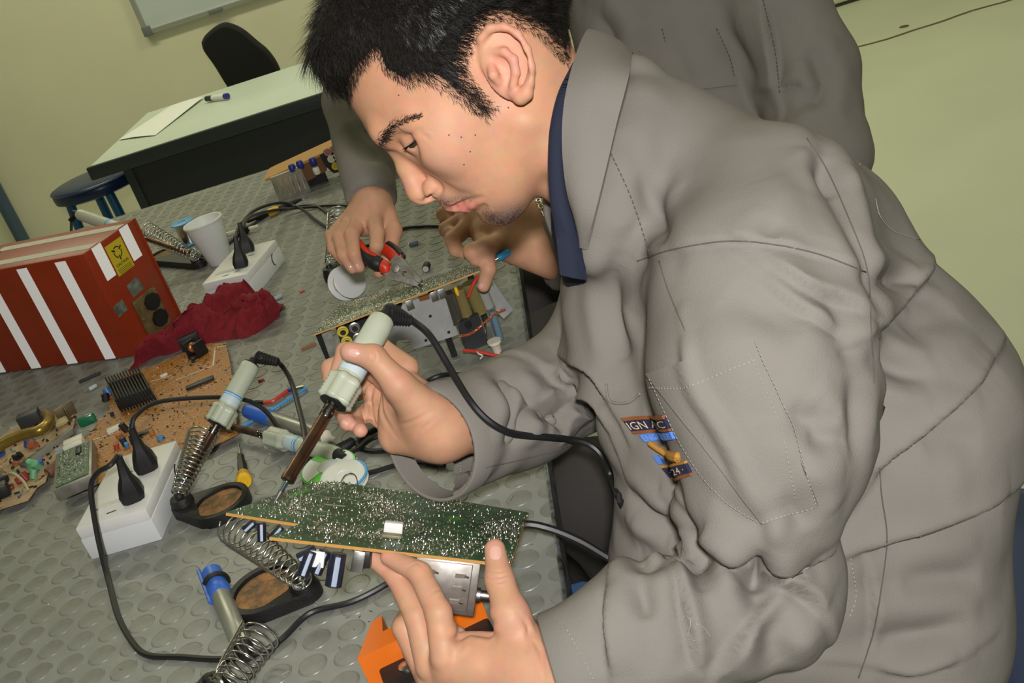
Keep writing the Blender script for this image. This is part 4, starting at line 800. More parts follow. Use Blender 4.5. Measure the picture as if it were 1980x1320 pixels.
for q, m in (((634, 293), M('red_jack', (.5, .2, .2), .4)), ((647, 287), MATS['red_jack']), ((641, 306), IVORY), ((652, 301), IVORY), ((649, 320), MATS['yellow_ring'])): obj('jack', lathe([(.009, 0), (.009, .006), (.005, .006), (.005, .002)], fp(*q, -.012), (0, -1, 0), n=14), m, jb_)
for q, m in (((565, 325), M('navy_plastic', (.02, .03, .25), .4)), ((580, 318), MATS['navy_plastic']), ((605, 312), MATS['navy_plastic']), ((612, 330), IVORY)): p = fp(*q, -.015); obj('coil', lathe([(.007, 0), (.008, .003), (.008, .014), (.006, .017)], p + vec(0, 0, -.008), (0, 0, 1), n=14), m, fb)
q = fp(600, 372, .03); obj('foot', gbox((q[0] - .03, q[1], 0), (q[0] + .05, q[1] + .006, .05)), BLACK, fb, 0)
q = Zp(800, 312); bxf = thing('plastic_enclosure', 'pale plastic enclosure half hidden behind the face', 'enclosure', q); obj('shell', rbox((q[0] - .10, q[1] - .02, 0), (q[0] + .10, q[1] + .12, .09), .006), IVORY, bxf); obj('screw', lathe([(.004, 0), (.003, .001)], (q[0] - .03, q[1] - .0205, .055), (0, -1, 0), n=8), BLACK, bxf)
obj('shell_lip', rbox((q[0] - .102, q[1] - .022, .082), (q[0] + .102, q[1] + .122, .094), .003), IVORY, bxf)

# ---- red rag
fr = [(249, 719), (275, 704), (300, 690), (330, 684), (365, 670), (400, 664), (440, 657), (478, 652), (512, 634), (541, 611)]
rd = [(262, 700, .012), (278, 672, .028), (310, 655, .034), (350, 632, .040), (385, 602, .046), (425, 578, .046), (460, 558, .046), (500, 577, .034), (528, 592, .022), (541, 603, .010)]
fr = spline([Zp(*q, .001) for q in fr], 10); rd = spline([Zp(x, y, z) for x, y, z in rd], 10); nU = len(fr); nV = 36; V = []
bk = rd + np.stack([np.zeros(nU), .045 + 0 * rd[:, 2], -rd[:, 2] + .001], 1)
for i in range(nU):
    for j in range(nV):
        t_ = j / (nV - 1)
        if t_ < .6: s = t_ / .6; p = fr[i] * (1 - s) + rd[i] * s; p[2] += .35 * rd[i][2] * math.sin(pi * s) * .6
        else: s = (t_ - .6) / .4; p = rd[i] * (1 - s) + bk[i] * s; p[2] += .3 * rd[i][2] * math.sin(pi * s)
        V.append(p)
V = np.array(V); q = V[:, [0, 1, 2]] @ np.array([[.8, -.6, 0], [.6, .8, 0], [0, 0, 1]]).T
fold = 1 - 2 * np.abs(vnoise(q * [1, .38, 1] + .02 * vnoise(V, 30, 3)[:, None], 42, 5)); fold2 = 1 - 2 * np.abs(vnoise(q * [.6, 1, 1], 62, 9))
edge = np.array([min(1, 6 * min(j / (nV - 1), 1 - j / (nV - 1)), 8 * (min(i, nU - 1 - i) + 1) / nU) for i in range(nU) for j in range(nV)])
V[:, 2] += edge * (.019 * fold + .010 * fold2); V[:, 1] -= edge * .014 * fold; V[:, 0] += edge * .006 * fold2; V[:, 2] = np.maximum(V[:, 2], .0008)
F = [(i * nV + j, (i + 1) * nV + j, (i + 1) * nV + j + 1, i * nV + j + 1) for i in range(nU - 1) for j in range(nV - 1)]
single('cleaning_rag', G().add(V, F), M('red_cotton', (.26, .012, .022), .9, var=.25, vscale=120, bump=.3, bscale=500), 'crumpled dark red cleaning rag beside the red case', 'rag', smooth=180)
# ---- orange and black tool holder under the hand
org = M('orange_plastic', (.80, .17, .01), .4)
q0 = Zp(842, 1265); th_ = thing('tool_holder', 'orange plastic holder with black base under the left hand', 'holder', q0)
obj('orange_cradle', prism([(-.062, -.010), (-.040, .030), (-.030, .032), (-.034, .010), (.034, .012), (.036, .034), (.046, .030), (.055, -.010)], .006, .040, ax=[(.96, .28, 0), (-.28, .96, 0), (0, 0, 1)], o=q0), org, th_, 0)
obj('black_base', rbox((-.050, -.045, 0), (.055, .012, .020), .003, ax=[(.96, .28, 0), (-.28, .96, 0), (0, 0, 1)], o=q0), BLACK, th_)
obj('screw', lathe([(.006, 0), (.006, .002), (.003, .003)], q0 + vec(-.02, -.03, .020), (0, 0, 1), n=12), STEEL, th_); obj('screw', lathe([(.005, 0), (.005, .002), (.003, .003)], q0 + vec(-.035, -.012, .020), (0, 0, 1), n=12), STEEL, th_)
# ================================================================== sculpting tools
class Field:
    def __init__(s, lo, hi, h):
        s.lo = np.array(lo, float); s.h = h; n = np.ceil((np.array(hi) - s.lo) / h).astype(int) + 1; s.n = n
        s.ax = [(s.lo[i] + h * np.arange(n[i])).astype(np.float32) for i in range(3)]; s.d = np.full(n, .5, np.float32)
    def blk(s, lo, hi):
        a = np.clip(np.floor((np.array(lo) - s.lo) / s.h).astype(int), 0, s.n); b = np.clip(np.ceil((np.array(hi) - s.lo) / s.h).astype(int) + 1, 0, s.n)
        sl = tuple(slice(x, y) for x, y in zip(a, b)); X = s.ax[0][sl[0]][:, None, None]; Y = s.ax[1][sl[1]][None, :, None]; Z = s.ax[2][sl[2]][None, None, :]
        return sl, X, Y, Z
    @staticmethod
    def smin(a, b, k):
        if k <= 0: return np.minimum(a, b)
        h = np.clip(.5 + .5 * (b - a) / k, 0, 1); return b * (1 - h) + a * h - k * h * (1 - h)
    def put(s, sl, nd, k, op):
        d = s.d[sl]; s.d[sl] = s.smin(d, nd, k) if op > 0 else -s.smin(-d, nd, k)
    def capd(s, X, Y, Z, a, b, ra, rb, flat=None):
        a = np.array(a, float); b = np.array(b, float); px, py, pz = X - a[0], Y - a[1], Z - a[2]; v = b - a
        if flat is not None:
            ax, q = nrm(flat[0]), 1 / flat[1] - 1; t = px * ax[0] + py * ax[1] + pz * ax[2]; px = px + ax[0] * t * q; py = py + ax[1] * t * q; pz = pz + ax[2] * t * q; v = v + ax * np.dot(v, ax) * q
        vv = max(np.dot(v, v), 1e-12); t = np.clip((px * v[0] + py * v[1] + pz * v[2]) / vv, 0, 1)
        return np.sqrt((px - t * v[0]) ** 2 + (py - t * v[1]) ** 2 + (pz - t * v[2]) ** 2) - (ra + (rb - ra) * t)
    def box(s, pts, m): P = np.array(pts); return P.min(0) - m, P.max(0) + m
    def cap(s, a, b, ra, rb, k=.01, flat=None, op=1):
        m = max(ra, rb) * (max(1, flat[1]) if flat is not None else 1) + k + 3 * s.h; sl, X, Y, Z = s.blk(*s.box([a, b], m))
        if s.d[sl].size: s.put(sl, s.capd(X, Y, Z, a, b, ra, rb, flat), k, op)
    def chain(s, P, R, kin=.004, k=.004, flat=None):
        m = max(R) * 1.6 + k + 4 * s.h; sl, X, Y, Z = s.blk(*s.box(P, m)); nd = None
        if not s.d[sl].size: return
        for i in range(len(P) - 1):
            c = s.capd(X, Y, Z, P[i], P[i + 1], R[i], R[i + 1], flat); nd = c if nd is None else s.smin(nd, c, kin)
        s.put(sl, nd, k, 1)
    def ell(s, c, axes, r, k=.01, op=1):
        c = np.array(c); m = max(r) + k + 3 * s.h; sl, X, Y, Z = s.blk(c - m, c + m)
        if not s.d[sl].size: return
        p = [(X - c[0]) * a[0] + (Y - c[1]) * a[1] + (Z - c[2]) * a[2] for a in axes]
        k0 = np.sqrt(sum((q / x) ** 2 for q, x in zip(p, r))); k1 = np.sqrt(sum((q / x ** 2) ** 2 for q, x in zip(p, r))) + 1e-9
        s.put(sl, k0 * (k0 - 1) / k1, k, op)
    def cut(s, c, n, rad):                   # remove what lies beyond a plane, near c
        c = np.array(c); n = nrm(n); sl, X, Y, Z = s.blk(c - rad, c + rad); pd = (X - c[0]) * n[0] + (Y - c[1]) * n[1] + (Z - c[2]) * n[2]
        r2 = (X - c[0]) ** 2 + (Y - c[1]) ** 2 + (Z - c[2]) ** 2; d = s.d[sl]; s.d[sl] = np.where(r2 < rad * rad, np.maximum(d, pd), d)
    def mesh(s, smooth=1):
        d = s.d; S = d < 0; n = np.array(S.shape)
        c = np.zeros(n - 1, np.int8)
        for i in range(8): c += S[i & 1:n[0] - 1 + (i & 1), (i >> 1) & 1:n[1] - 1 + ((i >> 1) & 1), (i >> 2) & 1:n[2] - 1 + ((i >> 2) & 1)]
        I = np.argwhere((c > 0) & (c < 8)); off = np.array([(i & 1, (i >> 1) & 1, (i >> 2) & 1) for i in range(8)])
        val = np.stack([d[tuple((I + o).T)] for o in off], 1).astype(float); pos = np.zeros((len(I), 3)); cnt = np.zeros(len(I))
        for i in range(8):
            for b in (1, 2, 4):
                j = i | b
                if i & b: continue
                m = (val[:, i] < 0) != (val[:, j] < 0); t = np.where(m, val[:, i] / np.where(m, val[:, i] - val[:, j], 1), 0)
                pos += np.where(m[:, None], off[i] + t[:, None] * (off[j] - off[i]), 0); cnt += m
        V = s.lo + s.h * (I + pos / cnt[:, None]); idx = np.full(n - 1, -1, np.int64); idx[tuple(I.T)] = np.arange(len(I)); Q = []
        for a in range(3):
            b, e = (a + 1) % 3, (a + 2) % 3; s0 = [slice(None)] * 3; s1 = [slice(None)] * 3; s0[a] = slice(0, -1); s1[a] = slice(1, None); A0 = S[tuple(s0)]; A1 = S[tuple(s1)]
            E = np.argwhere(A0 != A1); E = E[(E[:, b] > 0) & (E[:, e] > 0) & (E[:, b] < n[b] - 1) & (E[:, e] < n[e] - 1)]; fl = A0[tuple(E.T)]
            db = np.zeros(3, int); db[b] = 1; de = np.zeros(3, int); de[e] = 1
            q = np.stack([idx[tuple((E - db - de).T)], idx[tuple((E - de).T)], idx[tuple(E.T)], idx[tuple((E - db).T)]], 1); Q.append(np.where(fl[:, None], q, q[:, ::-1]))
        Q = np.concatenate(Q); Q = Q[(Q >= 0).all(1)]
        for _ in range(smooth): V = lap(V, Q)
        return V, Q
def lap(V, Q, f=.5):
    A_ = np.zeros_like(V); c = np.zeros(len(V))
    for i, j in ((0, 1), (1, 2), (2, 3), (3, 0)):
        for a, b in ((i, j), (j, i)):
            for k in range(3): A_[:, k] += np.bincount(Q[:, a], V[Q[:, b], k], len(V))
            c += np.bincount(Q[:, a], minlength=len(V))
    return V + f * (A_ / np.maximum(c, 1)[:, None] - V)
def vnormals(V, Q):
    n = np.cross(V[Q[:, 2]] - V[Q[:, 0]], V[Q[:, 3]] - V[Q[:, 1]]); N = np.zeros_like(V)
    for i in range(4):
        for k in range(3): N[:, k] += np.bincount(Q[:, i], n[:, k], len(V))
    return N / (np.linalg.norm(N, axis=1)[:, None] + 1e-12)
class Surf:                                  # ray casts onto a sculpted surface
    def __init__(s, V, Q): s.V, s.Q = V, Q; s.t = BVHTree.FromPolygons(V.tolist(), Q.tolist())
    def hit(s, x, y, dmin=0.):
        r = nrm(ray(x, y)); h = s.t.ray_cast(Vector(CAM + r * dmin), Vector(r)); return (np.array(h[0]), np.array(h[1])) if h[0] is not None else (None, None)
    def near(s, p): h = s.t.find_nearest(Vector(p)); return np.array(h[0]), np.array(h[1])
    def path(s, pts, n=8):
        q = spline(np.array(pts, float), n); o = [s.hit(*p) for p in q]; o = [(a, b) for a, b in o if a is not None]; return np.array([a for a, b in o]), np.array([b for a, b in o])
def fold(V, Q, surf, pts, amp, wid, kind='crease', N=None):
    P, _ = surf.path(pts, 16)
    if len(P) > 6:
        for _ in range(4): P[1:-1] = (P[:-2] + 2 * P[1:-1] + P[2:]) / 4
    if len(P) < 3: return V
    N = vnormals(V, Q) if N is None else N
    T = np.gradient(P, axis=0); T /= np.linalg.norm(T, axis=1)[:, None] + 1e-9
    R = 4 * wid; m = np.all((V > P.min(0) - R) & (V < P.max(0) + R), axis=1); I = np.where(m)[0]
    if not len(I): return V
    D = np.linalg.norm(V[I][:, None] - P[None], axis=2); j = D.argmin(1); r = D[np.arange(len(I)), j]; k = r < R; I, j, r = I[k], j[k], r[k]
    t = j / (len(P) - 1); env = np.clip(np.sin(pi * np.clip(t, .02, .98)), 0, 1) ** .6
    sd_ = np.einsum('ij,ij->i', V[I] - P[j], np.cross(N[I], T[j])); sg = np.sign(sd_); x = np.abs(sd_) / wid; env = env * np.clip((R - r) / (.3 * R), 0, 1)
    if kind == 'crease': f = -np.exp(-(x * 1.4) ** 2) + .45 * np.exp(-((x - 1.7) / .8) ** 2)
    elif kind == 'ridge': f = np.exp(-(x * 1.2) ** 2)
    else: f = sg * (1 - np.exp(-x / .12)) * np.exp(-x)
    V = V.copy(); V[I] += N[I] * (amp * env * f)[:, None]; return V
def surf_patch(surf, corners, nu, nv, lift, th=None, dense=True):   # patch following the surface, corners in picture order
    c = np.array(corners, float); g = G(); P = []; Nn = []
    for i in range(nu + 1):
        for j in range(nv + 1):
            u, v = i / nu, j / nv; q = (1 - u) * (1 - v) * c[0] + u * (1 - v) * c[1] + u * v * c[2] + (1 - u) * v * c[3]; a, b = surf.hit(*q)
            if a is None: a, b = (P[-1], Nn[-1]) if P else (A(*q, .85), -FW)
            P.append(a); Nn.append(b)
    P, Nn = np.array(P), np.array(Nn); I = lambda i, j: i * (nv + 1) + j; n1 = len(P); V = np.concatenate([P - Nn * .002, P + Nn * lift]); F = []
    for i in range(nu):
        for j in range(nv): F.append((n1 + I(i, j), n1 + I(i, j + 1), n1 + I(i + 1, j + 1), n1 + I(i + 1, j)))
    ring = [I(i, 0) for i in range(nu)] + [I(nu, j) for j in range(nv)] + [I(i, nv) for i in range(nu, 0, -1)] + [I(0, j) for j in range(nv, 0, -1)]
    for a, b in zip(ring, ring[1:] + ring[:1]): F.append((a, n1 + a, n1 + b, b))
    return g.add(V, F)
def seam(surf, pts, r, lift, dash=None, g=None, n=10):
    P, Nn = surf.path(pts, n); g = g or G()
    if len(P) < 3: return g
    P = P + Nn * lift
    if dash is None: return tube(P, r, g, 5)
    L = np.r_[0, np.cumsum(np.linalg.norm(np.diff(P, axis=0), axis=1))]
    for a in np.arange(0, L[-1] - dash, dash * 1.6):
        q = [np.array([np.interp(x, L, P[:, k]) for k in range(3)]) for x in (a, a + dash)]; tube(q, r, g, 4)
    return g
def skin_mat(name, sss=.12, rough=.52):
    m = bpy.data.materials.new(name); m.use_nodes = True; nt = m.node_tree; b = nt.nodes['Principled BSDF']
    a = nt.nodes.new('ShaderNodeAttribute'); a.attribute_name = 'tint'
    tc = nt.nodes.new('ShaderNodeTexCoord'); n = nt.nodes.new('ShaderNodeTexNoise'); n.inputs['Scale'].default_value = 90; n.inputs['Detail'].default_value = 4; nt.links.new(tc.outputs['Object'], n.inputs['Vector'])
    mx = nt.nodes.new('ShaderNodeMix'); mx.data_type = 'RGBA'; mx.blend_type = 'MULTIPLY'; mx.inputs[0].default_value = .28
    nt.links.new(a.outputs['Color'], mx.inputs[6]); nt.links.new(n.outputs['Color'], mx.inputs[7])
    hs = nt.nodes.new('ShaderNodeHueSaturation'); hs.inputs['Saturation'].default_value = 1.0; hs.inputs['Value'].default_value = 1.12; nt.links.new(mx.outputs[2], hs.inputs['Color']); nt.links.new(hs.outputs[0], b.inputs['Base Color'])
    n2 = nt.nodes.new('ShaderNodeTexNoise'); n2.inputs['Scale'].default_value = 700; n2.inputs['Detail'].default_value = 2; nt.links.new(tc.outputs['Object'], n2.inputs['Vector'])
    bp = nt.nodes.new('ShaderNodeBump'); bp.inputs['Strength'].default_value = .12; bp.inputs['Distance'].default_value = .001; nt.links.new(n2.outputs[0], bp.inputs['Height']); nt.links.new(bp.outputs[0], b.inputs['Normal'])
    b.inputs['Roughness'].default_value = rough; b.inputs['Specular IOR Level'].default_value = .3
    b.inputs['Subsurface Weight'].default_value = sss; b.inputs['Subsurface Radius'].default_value = (.005, .002, .001); b.inputs['Subsurface Scale'].default_value = 1
    MATS[name] = m; return m
SKIN = skin_mat('skin'); SK = np.array((.61, .315, .19)); SKH = np.array((.59, .315, .197))
def cloth_mat(name, col, dark):
    m = M(name, col, .82, var=.1, vscale=9, col2=dark, bump=.25, bscale=900, spec=.2); b = m.node_tree.nodes['Principled BSDF']; return m
GREY = cloth_mat('grey_twill', (.225, .208, .188), (.208, .192, .172))
SEAM = M('seam_dark', (.11, .10, .09), .9); THREAD = M('pale_thread', (.36, .35, .33), .8)
# ================================================================== seated person in the grey jacket
person = thing('person', 'person in a grey work jacket soldering a green board, seen from the side', 'person', (.50, .05, -.75))
LAT = nrm(vec(.12, -.97, -.12))               # towards the person's left
# ---- jacket
fj = Field((.10, -.36, -.22), (.80, .48, .52), .0034)
tf = (LAT, 1.28)
fj.cap(A(1265, 322, .98), A(1560, 480, .98), .078, .080, .03, tf)
fj.cap(A(1560, 480, .98), A(1690, 760, .98), .080, .112, .03, tf)
fj.cap(A(1690, 760, .98), A(1680, 1150, .99), .112, .104, .03, tf)
fj.cap(A(1680, 1150, .99), A(1590, 1400, 1.02), .104, .110, .03, tf)
fj.cap(A(1560, 700, .96), A(1480, 1120, .98), .115, .10, .03, tf)
fj.cap(A(1335, 520, .97), A(1392, 860, .955), .085, .085, .03, (LAT, 1.2))
fj.cap(A(1392, 860, .955), A(1330, 1080, .985), .085, .072, .03, (LAT, 1.2))
fj.cap(A(1200, 400, 1.0), A(1330, 600, 1.0), .07, .07, .03, (LAT, 1.5))
# far arm (his right)
fj.cap(A(1260, 420, 1.10), A(1165, 690, 1.14), .07, .060, .03)
fj.cap(A(1165, 700, 1.14), A(1005, 795, 1.06), .062, .052, .02)
cR0, cR1 = A(1005, 795, 1.06), A(835, 858, .985); fj.cap(cR0, cR1 + (cR1 - cR0) * .25, .053, .053, .02)
# near arm (his left): loose sleeve hanging over the bent elbow
fj.cap(A(1490, 432, .90), A(1480, 560, .850), .083, .090, .035)
fj.cap(A(1475, 560, .850), A(1474, 720, .815), .090, .085, .006)
fj.cap(A(1474, 720, .815), A(1490, 850, .800), .085, .0735, .006)
fj.cap(A(1490, 850, .800), A(1484, 945, .790), .0735, .057, .006)
fj.cap(A(1450, 1000, .830), A(1492, 1110, .822), .058, .052, .003)
fj.cap(A(1478, 1160, .818), A(1260, 1222, .810), .056, .053, .004)
cL0, cL1 = A(1260, 1222, .810), A(1078, 1304, .815); fj.cap(cL0, cL1 + (cL1 - cL0) * .3, .052, .043, .02)
nR = nrm(nrm(cR1 - cR0) - .25 * FW); fj.cut(cR1, nR, .075); fj.cap(cR1 - (cR1 - cR0) * .75, cR1 + (cR1 - cR0) * .3, .043, .0485, 0, op=-1)
nL = nrm(nrm(cL1 - cL0) - .1 * FW + .15 * UP); fj.cut(cL1, nL, .07); fj.cap(cL1 - (cL1 - cL0) * .6, cL1 + (cL1 - cL0) * .3, .035, .0405, 0, op=-1)
# opening at the neck
fj.cap(A(1085, 250, .97), A(1150, 470, .97), .062, .040, .01, op=-1)
for a_, b_ in zip([(1225, 165, .975), (1225, 225, .925), (1212, 285, .907), (1196, 350, .900), (1178, 420, .902)], [(1225, 225, .925), (1212, 285, .907), (1196, 350, .900), (1178, 420, .902), (1165, 490, .91)]): fj.cap(A(*a_), A(*b_), .016, .016, .03)
fj.cap(A(1225, 150, .965), A(1215, 150, 1.05), .016, .016, .02)
fj.cap(A(1185, 600, .985), A(1250, 800, .97), .045, .05, .02); fj.cap(A(1165, 560, 1.02), A(1185, 700, 1.03), .04, .045, .02)
V, Q = fj.mesh(1); surf0 = Surf(V, Q); N0 = vnormals(V, Q)
FOLDS = [([(1690, 925), (1720, 888), (1801, 821), (1877, 755), (1926, 690)], .012, .016, 'step'), ([(1640, 1076), (1722, 1044), (1801, 1018), (1895, 985), (1950, 957)], .012, .018, 'step'),
 ([(1700, 690), (1740, 715), (1800, 735)], .007, .012, 'crease'), ([(1690, 640), (1730, 600), (1790, 540), (1810, 500)], .009, .014, 'step'), ([(1685, 545), (1730, 545), (1770, 560)], .006, .010, 'crease'),
 ([(1600, 275), (1610, 330), (1640, 420), (1676, 520), (1684, 620)], .004, .012, 'crease'), ([(1480, 500), (1550, 550), (1620, 575), (1672, 608)], .006, .012, 'step'), ([(1400, 560), (1480, 600), (1560, 640)], .004, .02, 'crease'), ([(1540, 300), (1580, 340), (1600, 400), (1590, 460)], .004, .02, 'crease'), ([(1600, 560), (1630, 620), (1640, 700)], .004, .016, 'crease'), ([(1760, 640), (1800, 610), (1860, 600)], .005, .018, 'crease'), ([(1790, 870), (1850, 850), (1900, 860)], .005, .02, 'crease'), ([(1470, 540), (1560, 600), (1640, 640)], .005, .014, 'step'),
 ([(1230, 505), (1300, 482), (1400, 466), (1480, 470), (1580, 490), (1672, 525)], .0028, .008, 'step'), ([(1485, 468), (1492, 445), (1515, 425)], .0025, .010, 'crease'), ([(1595, 295), (1600, 330), (1625, 370)], .006, .012, 'crease'),
 
 ([(1345, 1010), (1400, 1075), (1480, 1110), (1560, 1150), (1592, 1190)], .010, .014, 'step'), ([(1460, 1080), (1455, 1120), (1470, 1180)], .006, .012, 'crease'), ([(1380, 960), (1440, 1010), (1500, 1030)], .004, .016, 'crease'),
 ([(1470, 1060), (1465, 1100), (1470, 1140)], .006, .010, 'crease'), ([(1335, 1020), (1345, 1080), (1362, 1150)], .008, .012, 'crease'), ([(1300, 1080), (1320, 1150), (1340, 1240), (1350, 1300)], .008, .016, 'step'),
 ([(1175, 1130), (1168, 1210), (1180, 1310)], .007, .012, 'step'), ([(1500, 1150), (1430, 1230), (1375, 1315)], .007, .016, 'step'), ([(1530, 1170), (1500, 1240), (1510, 1300)], .006, .014, 'crease'), ([(1230, 1110), (1245, 1160), (1250, 1200)], .006, .010, 'crease'),
 ([(1040, 700), (1100, 745), (1150, 790), (1175, 840)], .009, .014, 'step'), ([(985, 745), (1000, 800), (985, 870)], .008, .012, 'crease'), ([(1090, 690), (1150, 730), (1178, 780)], .009, .012, 'step'), ([(960, 720), (1000, 760), (1060, 800), (1120, 830)], .007, .012, 'crease'),
 ([(1325, 640), (1345, 740), (1410, 850), (1478, 995)], .0050, .007, 'ridge'), ([(1560, 840), (1590, 850), (1640, 850)], .006, .012, 'crease'), ([(1530, 780), (1560, 810), (1620, 800)], .005, .012, 'crease'), ([(1500, 960), (1540, 990), (1560, 1030)], .006, .014, 'crease'),
 ([(1650, 720), (1660, 800), (1655, 900)], .004, .012, 'crease'), ([(1740, 1130), (1830, 1120), (1900, 1110)], .006, .016, 'crease'), ([(1680, 1240), (1780, 1225), (1880, 1190)], .007, .016, 'crease'), ([(1690, 1290), (1770, 1300), (1850, 1270)], .006, .014, 'step'), ([(1680, 1085), (1690, 1180), (1680, 1280)], .004, .008, 'step'),
 ([(1210, 480), (1180, 560), (1190, 640), (1210, 700)], .007, .014, 'crease'), ([(1240, 330), (1270, 410), (1290, 470)], .004, .010, 'crease'), ([(1210, 950), (1260, 1000), (1320, 1030)], .007, .012, 'crease'), ([(1230, 1060), (1260, 1090), (1330, 1040)], .006, .012, 'crease')]
for pts, a, w_, k in FOLDS: V = fold(V, Q, surf0, pts, a * 1.5, w_, k, N0)
RW = np.array([nrm(RT + .8 * UP), nrm(-.8 * RT + UP), -FW]).T; N1 = vnormals(V, Q); cuffm = np.clip(np.minimum(np.linalg.norm(V - cR1, axis=1) - .075, np.linalg.norm(V - cL1, axis=1) - .065) / .05, 0, 1); V = V + N1 * (cuffm * (.0018 * vnoise(V * [1, 1.6, .7], 13, 2) + .0006 * vnoise(V, 34, 4) + .0006 * (1 - 2 * np.abs(vnoise(V @ RW * [.45, 1.5, 1], 15, 8)))))[:, None]; V = lap(V, Q, .2)
jk_o = obj('jacket', G().add(V, Q.tolist()), GREY, person, 180); JS = Surf(V, Q)
def cuff_band(c, d, n, ro, ri, w_):
    d = nrm(d); x, y, z = frame(d); V = []; m = 40
    for r, off in ((ri, -w_), (ri, -.0008), (ri + .0012, .0), (ro - .0012, .0), (ro, -.0012), (ro, -w_)):
        for a in np.linspace(0, 2 * pi, m, endpoint=False):
            p = c + r * (math.cos(a) * x + math.sin(a) * y); p = p - d * (np.dot(p - c, n) / np.dot(d, n)); V.append(p + d * (off + .0025))
    F = [(k * m + i, k * m + (i + 1) % m, (k + 1) * m + (i + 1) % m, (k + 1) * m + i) for k in range(5) for i in range(m)]
    return G().add(V, F)
obj('cuff', cuff_band(cR1, cR1 - cR0, nR, .0545, .0508, .022), GREY, jk_o, 50); obj('cuff', cuff_band(cL1, cL1 - cL0, nL, .0466, .0425, .022), GREY, jk_o, 50)
# seams, pockets, badge
jl = lambda n, pts, r=.0005, lift=.0003, dash=None, m=SEAM: obj(n, seam(JS, pts, r, lift, dash), m, jk_o, 180)
jl('seam', [(1232, 505), (1300, 482), (1400, 466), (1480, 470), (1580, 490), (1674, 526)]); jl('seam', [(1560, 268), (1600, 330), (1640, 420), (1676, 520), (1684, 640), (1690, 740)])
jl('seam', [(1178, 290), (1215, 370), (1240, 440), (1256, 490)], dash=.003); jl('seam', [(1700, 905), (1705, 960), (1715, 1040), (1705, 1130), (1690, 1220), (1660, 1310)], .0006)
jl('stitching', [(1275, 505), (1292, 560), (1325, 640)], .0005, m=SEAM)
pk = obj('sleeve_pocket', surf_patch(JS, [(1254, 722), (1455, 655), (1582, 975), (1478, 1012)], 26, 26, .0028), GREY, jk_o, 60)
pl = lambda pts, m=THREAD: obj('stitching', seam(JS, pts, .00032, .0032, .0022), m, pk, 180)
pl([(1262, 748), (1330, 748), (1400, 720), (1470, 692)]); pl([(1458, 660), (1520, 800), (1578, 972)]); pl([(1440, 668), (1500, 800), (1540, 960)]); pl([(1478, 1008), (1530, 992), (1580, 974)]); pl([(1262, 730), (1330, 870), (1400, 960), (1475, 1008)])
jl('stitching', [(892, 775), (885, 810), (885, 860), (892, 920)], .0004, dash=.0025, m=THREAD); jl('stitching', [(1095, 1215), (1120, 1260), (1150, 1316)], .0005, dash=.0025, m=THREAD); jl('seam', [(862, 925), (930, 905), (1000, 890), (1080, 868), (1150, 842)], .0006)
jl('stitching', [(1645, 1080), (1655, 1150), (1640, 1200)], .0005, dash=.0025, m=THREAD)
# badge on the chest pocket
def bp(*q): return obj('badge_panel', surf_patch(JS, q[0], q[2], q[3], q[4]), q[1], None, 60)
bcor = [(1206, 812), (1287, 806), (1340, 915), (1302, 928)]
def bmap(u, v): c = np.array(bcor, float); return (1 - u) * (1 - v) * c[0] + u * (1 - v) * c[1] + u * v * c[2] + (1 - u) * v * c[3]
def bquad(u0, v0, u1, v1): return [bmap(u0, v0), bmap(u1, v0), bmap(u1, v1), bmap(u0, v1)]
navy = M('badge_navy', (.015, .015, .05), .9); gold = M('badge_gold', (.42, .20, .03), .7, bump=.4, bscale=900); rustb = M('badge_rust', (.25, .08, .02), .8, bump=.4, bscale=900); bblue = M('badge_blue', (.08, .20, .62), .8, bump=.4, bscale=900); creamt = M('badge_cream', (.72, .55, .38), .8)
bd = obj('badge', surf_patch(JS, bquad(0, 0, 1, .20), 12, 6, .0022), navy, jk_o, 60)
for q, m, nm in ((bquad(0, -.04, 1, .02), rustb, 'border'), (bquad(0, .19, 1, .235), rustb, 'border'), (bquad(.12, .25, 1, .38), bblue, 'blue_band'), (bquad(0, .80, 1, .98), navy, 'lower_band'), (bquad(0, .77, 1, .81), gold, 'border'), (bquad(0, .97, 1, 1.02), rustb, 'border'), (bquad(.02, .60, .2, .74), bblue, 'shield')):
    obj(nm, surf_patch(JS, q, 10, 4, .0026), m, bd, 60)
obj('gold_crest', seam(JS, [bmap(.22, .40), bmap(.35, .52), bmap(.55, .66), bmap(.78, .72)], .0030, .0012), gold, bd, 180); obj('gold_crest', seam(JS, [bmap(.5, .58), bmap(.62, .64), bmap(.85, .68)], .0034, .0012), gold, bd, 180)
def letters(s, u0, v0, du, hv, m):
    gt = text_geo(s, 1., (0, 0, 0), (1, 0, 0), (0, 1, 0)); T = gt.verts(); W2 = T[:, 0].max(); P = []
    for x, y, _ in T:
        a, b = JS.hit(*bmap(u0 + du * x / W2, v0 - hv * y)); P.append(a + b * .0031 if a is not None else (P[-1] if P else A(1250, 850, .9)))
    obj('lettering', G().add(P, gt.f), m, bd, 0)
letters('IGN AC', .02, .165, .96, .17, creamt); letters('ENGINEE', .16, .36, .82, .13, M('badge_blue_light', (.20, .38, .80), .8)); letters('· 24 ·', .15, .945, .7, .15, creamt)
bpk = obj('chest_pocket_edge', seam(JS, [(1172, 742), (1180, 775), (1215, 778), (1240, 760)], .0012, .001), GREY, jk_o, 180)
# loose threads
for pts in ([(1318, 1200), (1326, 1190), (1338, 1200), (1332, 1232), (1345, 1238)], [(1345, 1205), (1360, 1215), (1372, 1232)], [(1660, 320), (1690, 310), (1712, 318), (1722, 335)], [(1160, 960), (1170, 990), (1160, 1020), (1150, 1060)], [(1690, 385), (1700, 420), (1730, 450), (1800, 470)]): obj('loose_thread', seam(JS, pts, .0003, .0012), THREAD, jk_o, 180)
